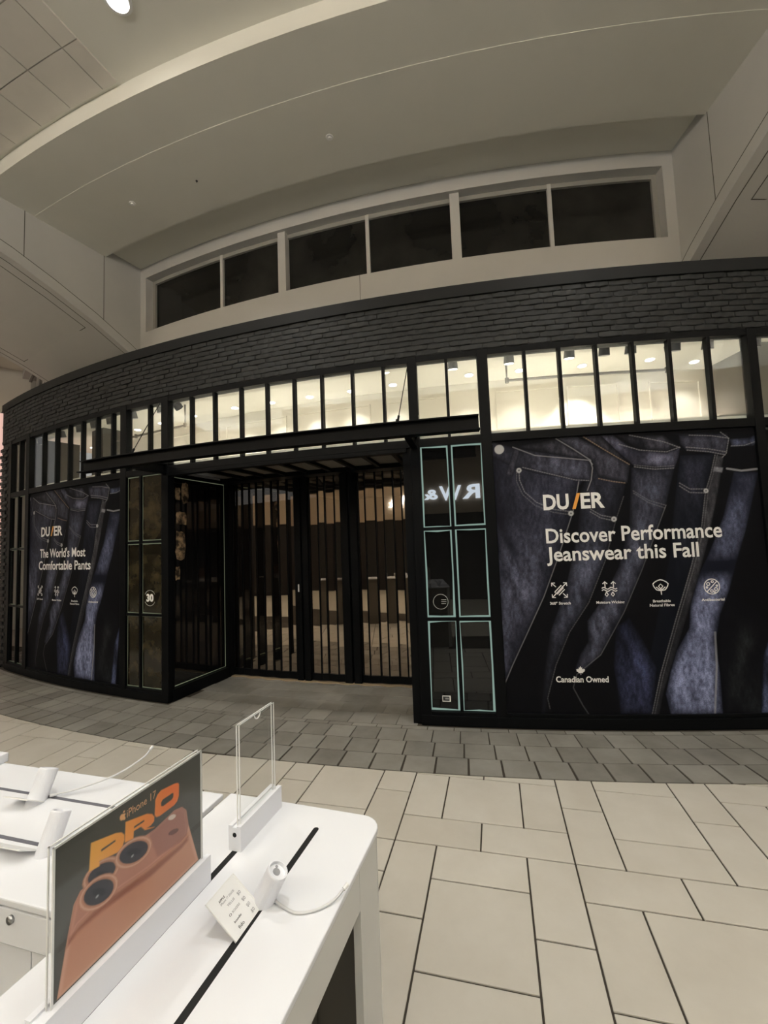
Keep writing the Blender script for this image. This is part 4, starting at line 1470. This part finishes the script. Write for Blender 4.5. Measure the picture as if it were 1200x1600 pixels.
t1 = empty('display_table', (0.05, -1.8, 0))
tag(t1, 'white display table holding the signs, with rounded corner and open side', 'table')
X0, X1, Y0, Y1 = -0.193, 0.277, -2.62, -1.241
mb = MB()
out = rounded(X0, X1, Y0, Y1, ('NE', 'SE'), 0.052)
mb.prism([(x, y, T - 0.014) for x, y in out], (0, 0, 0.014))
bevel(under(mb.build('top', M['table'], t1)), 0.003)
# open side wall wrapping the rounded corner
side = MB()
path = [p for p in out if p[0] > -0.1 or p[1] > -1.3]


def wrap(z0, z1, pts, th=0.018):
    m = MB()
    for a, b in zip(pts[:-1], pts[1:]):
        a, b = Vector((*a, 0)), Vector((*b, 0))
        d = (b - a).normalized()
        nn = Vector((-d.y, d.x, 0)) * th
        z = Vector((0, 0, 1))
        m.hexa([a + z * z0, b + z * z0, b + nn + z * z0, a + nn + z * z0, a + z * z1, b + z * z1, b + nn + z * z1, a + nn + z * z1])
    return m


ne = rounded(X0 + 0.003, X1 - 0.003, Y0, Y1 - 0.003, ('NE',), 0.050)
cor = [p for p in ne if p[1] > Y1 - 0.06 and p[0] > X1 - 0.06]
right = [(X1 - 0.003, Y0 + 0.03), (X1 - 0.003, -1.4082)]
bevel(under(wrap(0.80, T - 0.014, right).build('apron', M['table_side'], t1)), 0.001, 1)
under(wrap(0.0, T - 0.014, [(X1 - 0.003, -1.408)] + cor, 0.018).build('corner_leg', M['table_side'], t1, smooth=False))
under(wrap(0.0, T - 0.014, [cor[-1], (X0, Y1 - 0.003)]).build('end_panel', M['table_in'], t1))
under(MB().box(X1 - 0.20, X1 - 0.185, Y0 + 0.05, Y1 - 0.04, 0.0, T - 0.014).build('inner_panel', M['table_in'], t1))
under(MB().box(X0, X0 + 0.018, Y0, Y1 - 0.02, 0.0, T - 0.014).build('side_panel', M['table_side'], t1))
for (x, ya, yb) in ((0.126, -2.5, -1.320), (-0.026, -2.5, -1.30)):
    s = MB().prism([(a, b, T - 0.004) for a, b in rounded(x - 0.0072, x + 0.0072, ya, yb, ('NE', 'NW', 'SE', 'SW'), 0.0071, 4)], (0, 0, 0.0045))
    under(s.build('slot', M['slot'], t1))

t2 = empty('display_table', (-1.0, -1.45, 0))
tag(t2, 'white display table with locking drawer front, set crosswise against the other table', 'table')
X0b, X1b, Y0b, Y1b = -2.0, -0.196, -1.670, -1.236
bevel(under(MB().box(X0b, X1b, Y0b, Y1b, T - 0.016, T).build('top', M['table'], t2)), 0.003)
dr = bevel(under(MB().box(X0b + 0.02, X1b - 0.02, Y0b + 0.004, Y0b + 0.03, 0.805, T - 0.022).build('drawer_front', M['table'], t2)), 0.003)
k = MB().tube([(-0.397, Y0b + 0.004, 0.860), (-0.397, Y0b - 0.002, 0.860)], 0.0085, 16)
lk = k.build('lock', M['metal'], dr, smooth=True)
lk.matrix_parent_inverse = Matrix.Identity(4)
for (a, b) in ((X0b + 0.02, -0.375), (-0.372, X1b - 0.02)):
    under(MB().box(a, b, Y0b + 0.028, Y0b + 0.045, 0.0, 0.803).build('lower_panel', M['table'], t2))
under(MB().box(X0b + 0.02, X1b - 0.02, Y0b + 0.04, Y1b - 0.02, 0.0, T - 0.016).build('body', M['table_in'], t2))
for (y, xa, xb) in ((-1.362, -1.9, -0.40), (-1.527, -1.9, -0.40)):
    s = MB().prism([(a, b, T - 0.004) for a, b in rounded(xa, xb, y - 0.0055, y + 0.0055, ('NE', 'NW', 'SE', 'SW'), 0.0054, 4)], (0, 0, 0.0045))
    under(s.build('slot', M['slot_grey'], t2))


# ------------------------------------------------------------------ acrylic sign holders
def holder_base(root, y0, y1, x, h=0.057, w=0.034):
    mb = MB()
    mb.box(x - w / 2, x + w / 2, y0, y1, T, T + h - 0.004)
    mb.box(x - w / 2, x - 0.006, y0, y1, T + h - 0.004, T + h)
    mb.box(x + 0.006, x + w / 2, y0, y1, T + h - 0.004, T + h)
    b = under(mb.build('base', M['plastic'], root))
    hole = MB().tube([(x, y0 + 0.001, T + 0.037), (x, y0 - 0.0008, T + 0.037)], 0.0052, 14).build('screw_hole', M['slot'], b)
    return b


def acrylic(root, y0, y1, x, z0, z1, th=0.0095, notch=True):
    f0, f1 = x - th / 2, x + th / 2
    e = 0.0022
    mb = MB()
    for xx in (f0, f1):
        mb.add([(xx, y0, z0), (xx, y1, z0), (xx, y1, z1), (xx, y0, z1)], [(0, 1, 2, 3)])
    sh = under(mb.build('sheet', M['acrylic'], root, fix=False))
    eg = MB()
    for (xa, xb) in ((f0, f0 + e), (f1 - e, f1)):
        eg.box(xa, xb, y0, y0 + e, z0, z1)
        eg.box(xa, xb, y1 - e, y1, z0, z1)
        eg.box(xa, xb, y0, y1, z1 - e, z1)
    eg.build('edge', M['acrylic_edge'], sh)
    if notch:
        ym, r = (y0 + y1) / 2, 0.0125
        nt = MB()
        nt.tube([(f1 - 0.001, ym + r * math.cos(a), z1 - 0.001 - r * math.sin(a)) for a in [math.pi * k / 10 for k in range(11)]], 0.0018, 6)
        nt.build('notch', M['acrylic_edge'], sh)
    return sh


h1 = empty('sign_holder', (-0.022, -1.35, T))
tag(h1, 'empty clear acrylic sign holder in a white base on the table slot', 'sign holder')
holder_base(h1, -1.447, -1.265, -0.026)
acrylic(h1, -1.438, -1.283, -0.021, T + 0.045, 1.187)

h2 = empty('sign_holder', (-0.035, -1.70, T), 0)
tag(h2, 'acrylic sign holder with orange iPhone 17 PRO print on the white table', 'sign holder')
PY0, PY1, PX, PZ0, PZ1 = -1.862, -1.556, -0.030, T + 0.058, 1.176
holder_base(h2, -1.885, -1.538, -0.036, 0.055)
acrylic(h2, PY0 - 0.004, PY1 + 0.004, PX - 0.004, T + 0.045, PZ1 + 0.004, 0.012, False)


def sign_art():
    Xs, Ys = np.linspace(0, 1, 280), np.linspace(0, 1, 250)
    X, Y = np.meshgrid(Xs, Ys)
    C = np.zeros(X.shape + (3,)) + np.array((0.072, 0.072, 0.064))
    mk = lambda p, f=0.005: np.clip(0.5 + in_poly(X, Y, p) / f, 0, 1)
    cl = vnoise(X, Y, 4, 4, 21)
    C = over(C, mk(SG['bgrefl'], 0.05) * 0.7, (0.125, 0.128, 0.124))
    sd = in_poly(X, Y, SG['body'])
    body = np.stack([0.54 + 0.06 * cl, 0.255 + 0.05 * cl, 0.17 + 0.03 * cl], -1)
    C = over(C, np.clip(0.5 + sd / 0.005, 0, 1), body)
    C = over(C, np.clip((0.02 - np.abs(sd - 0.01)) / 0.02, 0, 1) * (sd > 0) * 0.5, (0.72, 0.42, 0.32))
    sp = in_poly(X, Y, SG['plateau'])
    pl = np.stack([0.45 + 0.10 * cl, 0.21 + 0.05 * cl, 0.155 + 0.035 * cl], -1)
    C = over(C, np.clip(0.5 + sp / 0.005, 0, 1), pl)
    C = over(C, np.clip(1 - np.abs(sp - 0.018) / 0.012, 0, 1) * 0.45, (0.70, 0.36, 0.26))
    C = over(C, mk(SG['shade'], 0.03) * 0.75, (0.26, 0.075, 0.05))
    C = over(C, mk(SG['refl'], 0.02) * 0.45, (0.24, 0.10, 0.095))
    for k in ('cam2', 'cam1', 'cam3'):
        d = in_poly(X, Y, SE[k])
        C = over(C, np.clip(0.5 + (d + 0.030) / 0.008, 0, 1) * 0.9, (0.50, 0.23, 0.15))
        C = over(C, np.clip(1 - np.abs(d + 0.018) / 0.010, 0, 1) * 0.5, (0.85, 0.58, 0.44))
        C = over(C, np.clip(0.5 + d / 0.006, 0, 1), (0.045, 0.045, 0.058))
        C = over(C, np.clip(0.5 + (d - 0.045) / 0.01, 0, 1) * 0.8, (0.020, 0.020, 0.032))
        cx, cy = np.mean(SE[k], 0)
        C = over(C, np.clip((0.012 - np.hypot(X - cx + 0.01, Y - cy + 0.02)) / 0.006, 0, 1) * 0.6, (0.5, 0.52, 0.55))
    C = over(C, mk(SE['flash']), (0.72, 0.62, 0.55))
    C = over(C, mk(SE['mic']), (0.16, 0.065, 0.055))
    t = np.clip((X - 0.12) / 0.62, 0, 1)[..., None] * 0.8 + np.clip((0.95 - Y) / 0.5, 0, 1)[..., None] * 0.0
    ink = np.array((0.86, 0.46, 0.10)) * (1 - t) + np.array((0.86, 0.14, 0.045)) * t
    for a, b in (('P', 'Pslit'), ('R', 'Rslit'), ('O', 'Oin')):
        m = mk(SG[a], 0.006) * (1 - mk(SG[b], 0.006))
        C = C * (1 - m[..., None]) + ink * m[..., None]
    C = over(C, mk(SG['apple'], 0.004), (0.80, 0.42, 0.20))
    C = over(C, mk(SG['leaf'], 0.004), (0.80, 0.42, 0.20))
    return grid_mesh('sign_print', Xs, Ys, np.clip(C, 0.003, 1), lambda u, v: (PX + 0.0005, PY0 + u * (PY1 - PY0), PZ0 + v * (PZ1 - PZ0)), M['sign_print'])


pr = under(put('print', sign_art(), h2))
a, f = fit_text('iPhone 17', 0.402, 0.610, 0.874, 0.935, 0.0)
MB().add([(PX + 0.0009, PY0 + u * (PY1 - PY0), PZ0 + v * (PZ1 - PZ0)) for u, v in a], f).build('lettering', M['ink_gold'], pr, fix=False)
edge = MB()
edge.box(PX - 0.001, PX + 0.0012, PY0 - 0.003, PY0, PZ0, PZ1 + 0.003)
edge.box(PX - 0.001, PX + 0.0012, PY1, PY1 + 0.003, PZ0, PZ1 + 0.003)
edge.box(PX - 0.001, PX + 0.0012, PY0, PY1, PZ1, PZ1 + 0.003)
under(edge.build('white_border', M['acrylic_edge'], h2))

h3 = empty('sign_holder', (-1.25, -1.25, T))
tag(h3, 'white sign holder base cut by the photo edge on the crosswise table', 'sign holder')
bevel(under(MB().box(-1.5, -1.085, -1.262, -1.225, T, T + 0.03).build('base', M['plastic'], h3)), 0.003)


def turn(roots, px, py, a):
    m = Matrix.Translation((px, py, 0)) @ Matrix.Rotation(a, 4, 'Z') @ Matrix.Translation((-px, -py, 0))
    for r_ in roots:
        r_.matrix_basis = m @ r_.matrix_basis


turn((t1, h1, h2), 0.05, -1.5, -0.06)
turn((t2, h3), -0.186, -1.236, -0.03)


# ------------------------------------------------------------------ tilted charging stands with their cables
def stand(label, base, lean, az, length, r, cable, hole):
    """a white cylinder leaning towards azimuth az, cut level where it meets the table"""
    root = empty('phone_stand', base)
    tag(root, label, 'phone stand', 'white tilted phone stands')
    ax = Vector((math.sin(lean) * math.cos(az), math.sin(lean) * math.sin(az), math.cos(lean)))
    p = Vector((-math.sin(az), math.cos(az), 0))
    q = ax.cross(p)
    N = 28
    v, f = [], []
    rings = []
    for k in range(N):
        a = 2 * math.pi * k / N
        d = p * math.cos(a) * r + q * math.sin(a) * r
        lo = d - ax * (d.z / ax.z)
        rings.append((lo, d + ax * (length - 0.003), d * 0.96 + ax * length, d * 0.84 + ax * length, d * 0.80 + ax * (length - 0.006)))
    n = 5
    for rg in rings:
        v += list(rg)
    for k in range(N):
        l = (k + 1) % N
        for j in range(n - 1):
            f.append((n * k + j, n * l + j, n * l + j + 1, n * k + j + 1))
    f.append(tuple(n * k for k in range(N))[::-1])
    f.append(tuple(n * k + n - 1 for k in range(N)))
    MB().add(v, f).build('cylinder', M['plastic'], root, smooth=False)
    if hole:
        c = ax * (length - 0.0062)
        MB().tube([c + q * 0.001, c + q * 0.001 + ax * 0.0012], r * 0.36, 14).build('socket', M['grey_plastic'], root)
        MB().tube([c + p * r * 0.45 + q * r * 0.3, c + p * r * 0.45 + q * r * 0.3 + ax * 0.001], r * 0.14, 10).build('pin', M['grey_plastic'], root)
    if cable:
        pts = [Vector(c) - Vector(base) for c in cable]
        sm_ = []
        for i in range(len(pts) - 1):
            p0, p1, p2, p3 = pts[max(i - 1, 0)], pts[i], pts[i + 1], pts[min(i + 2, len(pts) - 1)]
            for j in range(6):
                t_ = j / 6
                sm_.append(0.5 * ((2 * p1) + (p2 - p0) * t_ + (2 * p0 - 5 * p1 + 4 * p2 - p3) * t_ ** 2 + (3 * p1 - p0 - 3 * p2 + p3) * t_ ** 3))
        sm_.append(pts[-1])
        cb_ = MB().tube(sm_, 0.0026, 8).build('cable', M['cable'], root, smooth=True)
        MB().tube([sm_[-1], sm_[-1] + (sm_[-1] - sm_[-2]).normalized() * 0.012], 0.0042, 8).build('connector', M['paper'], cb_)
        MB().tube([sm_[0], sm_[2]], [0.005, 0.004], 8).build('strain_relief', M['cable'], cb_)
    return root


stand('white phone stand with open socket beside the price card', (0.118, -1.560, T), 0.50, 0.0, 0.076, 0.0215,
      [(0.140, -1.556, T + 0.006), (0.165, -1.566, T + 0.004), (0.20, -1.574, T + 0.003), (0.235, -1.560, T + 0.003), (0.262, -1.535, T + 0.006), (0.275, -1.512, T + 0.012)], True)
stand('white phone stand farther back on the crosswise table', (-0.727, -1.372, T), 0.45, math.pi / 2, 0.085, 0.025,
      [(-0.70, -1.352, T + 0.008), (-0.64, -1.318, T + 0.014), (-0.565, -1.262, T + 0.03), (-0.52, -1.20, T + 0.055), (-0.515, -1.17, T + 0.07)], False)
stand('white phone stand in front on the crosswise table', (-0.478, -1.535, T), 0.45, math.pi / 2, 0.085, 0.0225,
      [(-0.452, -1.512, T + 0.006), (-0.43, -1.47, T + 0.012), (-0.40, -1.42, T + 0.022), (-0.36, -1.385, T + 0.022), (-0.32, -1.372, T + 0.010)], False)


# ------------------------------------------------------------------ leaning price cards
def price_card(label, p0, along, width, back, length, lean, lines):
    """clear card holder whose lower edge runs from p0 along 'along', leaning back"""
    p0, al, bk = Vector(p0), Vector(along).normalized(), Vector(back).normalized()
    root = empty('price_card', p0)
    tag(root, label, 'price card')
    up = bk * math.sin(lean) + Vector((0, 0, math.cos(lean)))
    nn = al.cross(up)
    if nn.z < 0:
        nn = -nn
    F = lambda u, v, d: al * u + up * v + nn * d
    MB().hexa([F(0, 0, 0.0), F(width, 0, 0.0), F(width, 0, 0.0018), F(0, 0, 0.0018), F(0, length, 0.0), F(width, length, 0.0), F(width, length, 0.0018), F(0, length, 0.0018)]).build('card', M['paper'], root)
    e = MB()
    for (a, b, c, d) in ((-0.002, 0.0, 0, length), (width, width + 0.002, 0, length), (-0.002, width + 0.002, length, length + 0.002)):
        e.hexa([F(a, c, -0.0005), F(b, c, -0.0005), F(b, c, 0.0026), F(a, c, 0.0026), F(a, d, -0.0005), F(b, d, -0.0005), F(b, d, 0.0026), F(a, d, 0.0026)])
    e.build('edge', M['acrylic_edge'], root)
    for (txt, u0, u1, v0, v1, m) in lines:
        a, f = fit_text(txt, u0 * width, u1 * width, v0 * length, v1 * length, 0.01)
        MB().add([F(x, y, 0.0022) for x, y in a], f).build('lettering', M[m], root, fix=False)
    return root


price_card('white printed price card leaning beside the phone stand', (0.118, -1.652, T + 0.001), (0.06, 1, 0), 0.076, (-1, 0, 0), 0.082, 0.86, [
    ('APPLE', 0.24, 0.46, 0.80, 0.85, 'ink_black'), ('iPhone 17 256GB', 0.24, 0.74, 0.73, 0.78, 'ink_grey'),
    ('TELUS', 0.36, 0.62, 0.60, 0.65, 'ink_grey'), ('$0', 0.74, 0.86, 0.585, 0.66, 'ink_grey'),
    ('ROGERS', 0.36, 0.64, 0.43, 0.48, 'ink_grey'), ('O', 0.24, 0.32, 0.43, 0.48, 'ink_black'), ('$0', 0.74, 0.86, 0.415, 0.49, 'ink_grey'),
    ('koodo', 0.24, 0.5, 0.26, 0.31, 'ink_black'), ('$0', 0.74, 0.86, 0.25, 0.325, 'ink_grey'),
    ('fido', 0.24, 0.44, 0.10, 0.17, 'ink_black'), ('$0', 0.74, 0.86, 0.09, 0.165, 'ink_grey')])
price_card('white card leaning away at the farther phone stand', (-0.70, -1.372, T + 0.001), (-1, 0, 0), 0.085, (0, -1, 0), 0.055, 1.0, [])
price_card('white card leaning away at the phone stand in front', (-0.50, -1.535, T + 0.001), (-1, 0, 0), 0.12, (0, -1, 0), 0.055, 1.0, [])
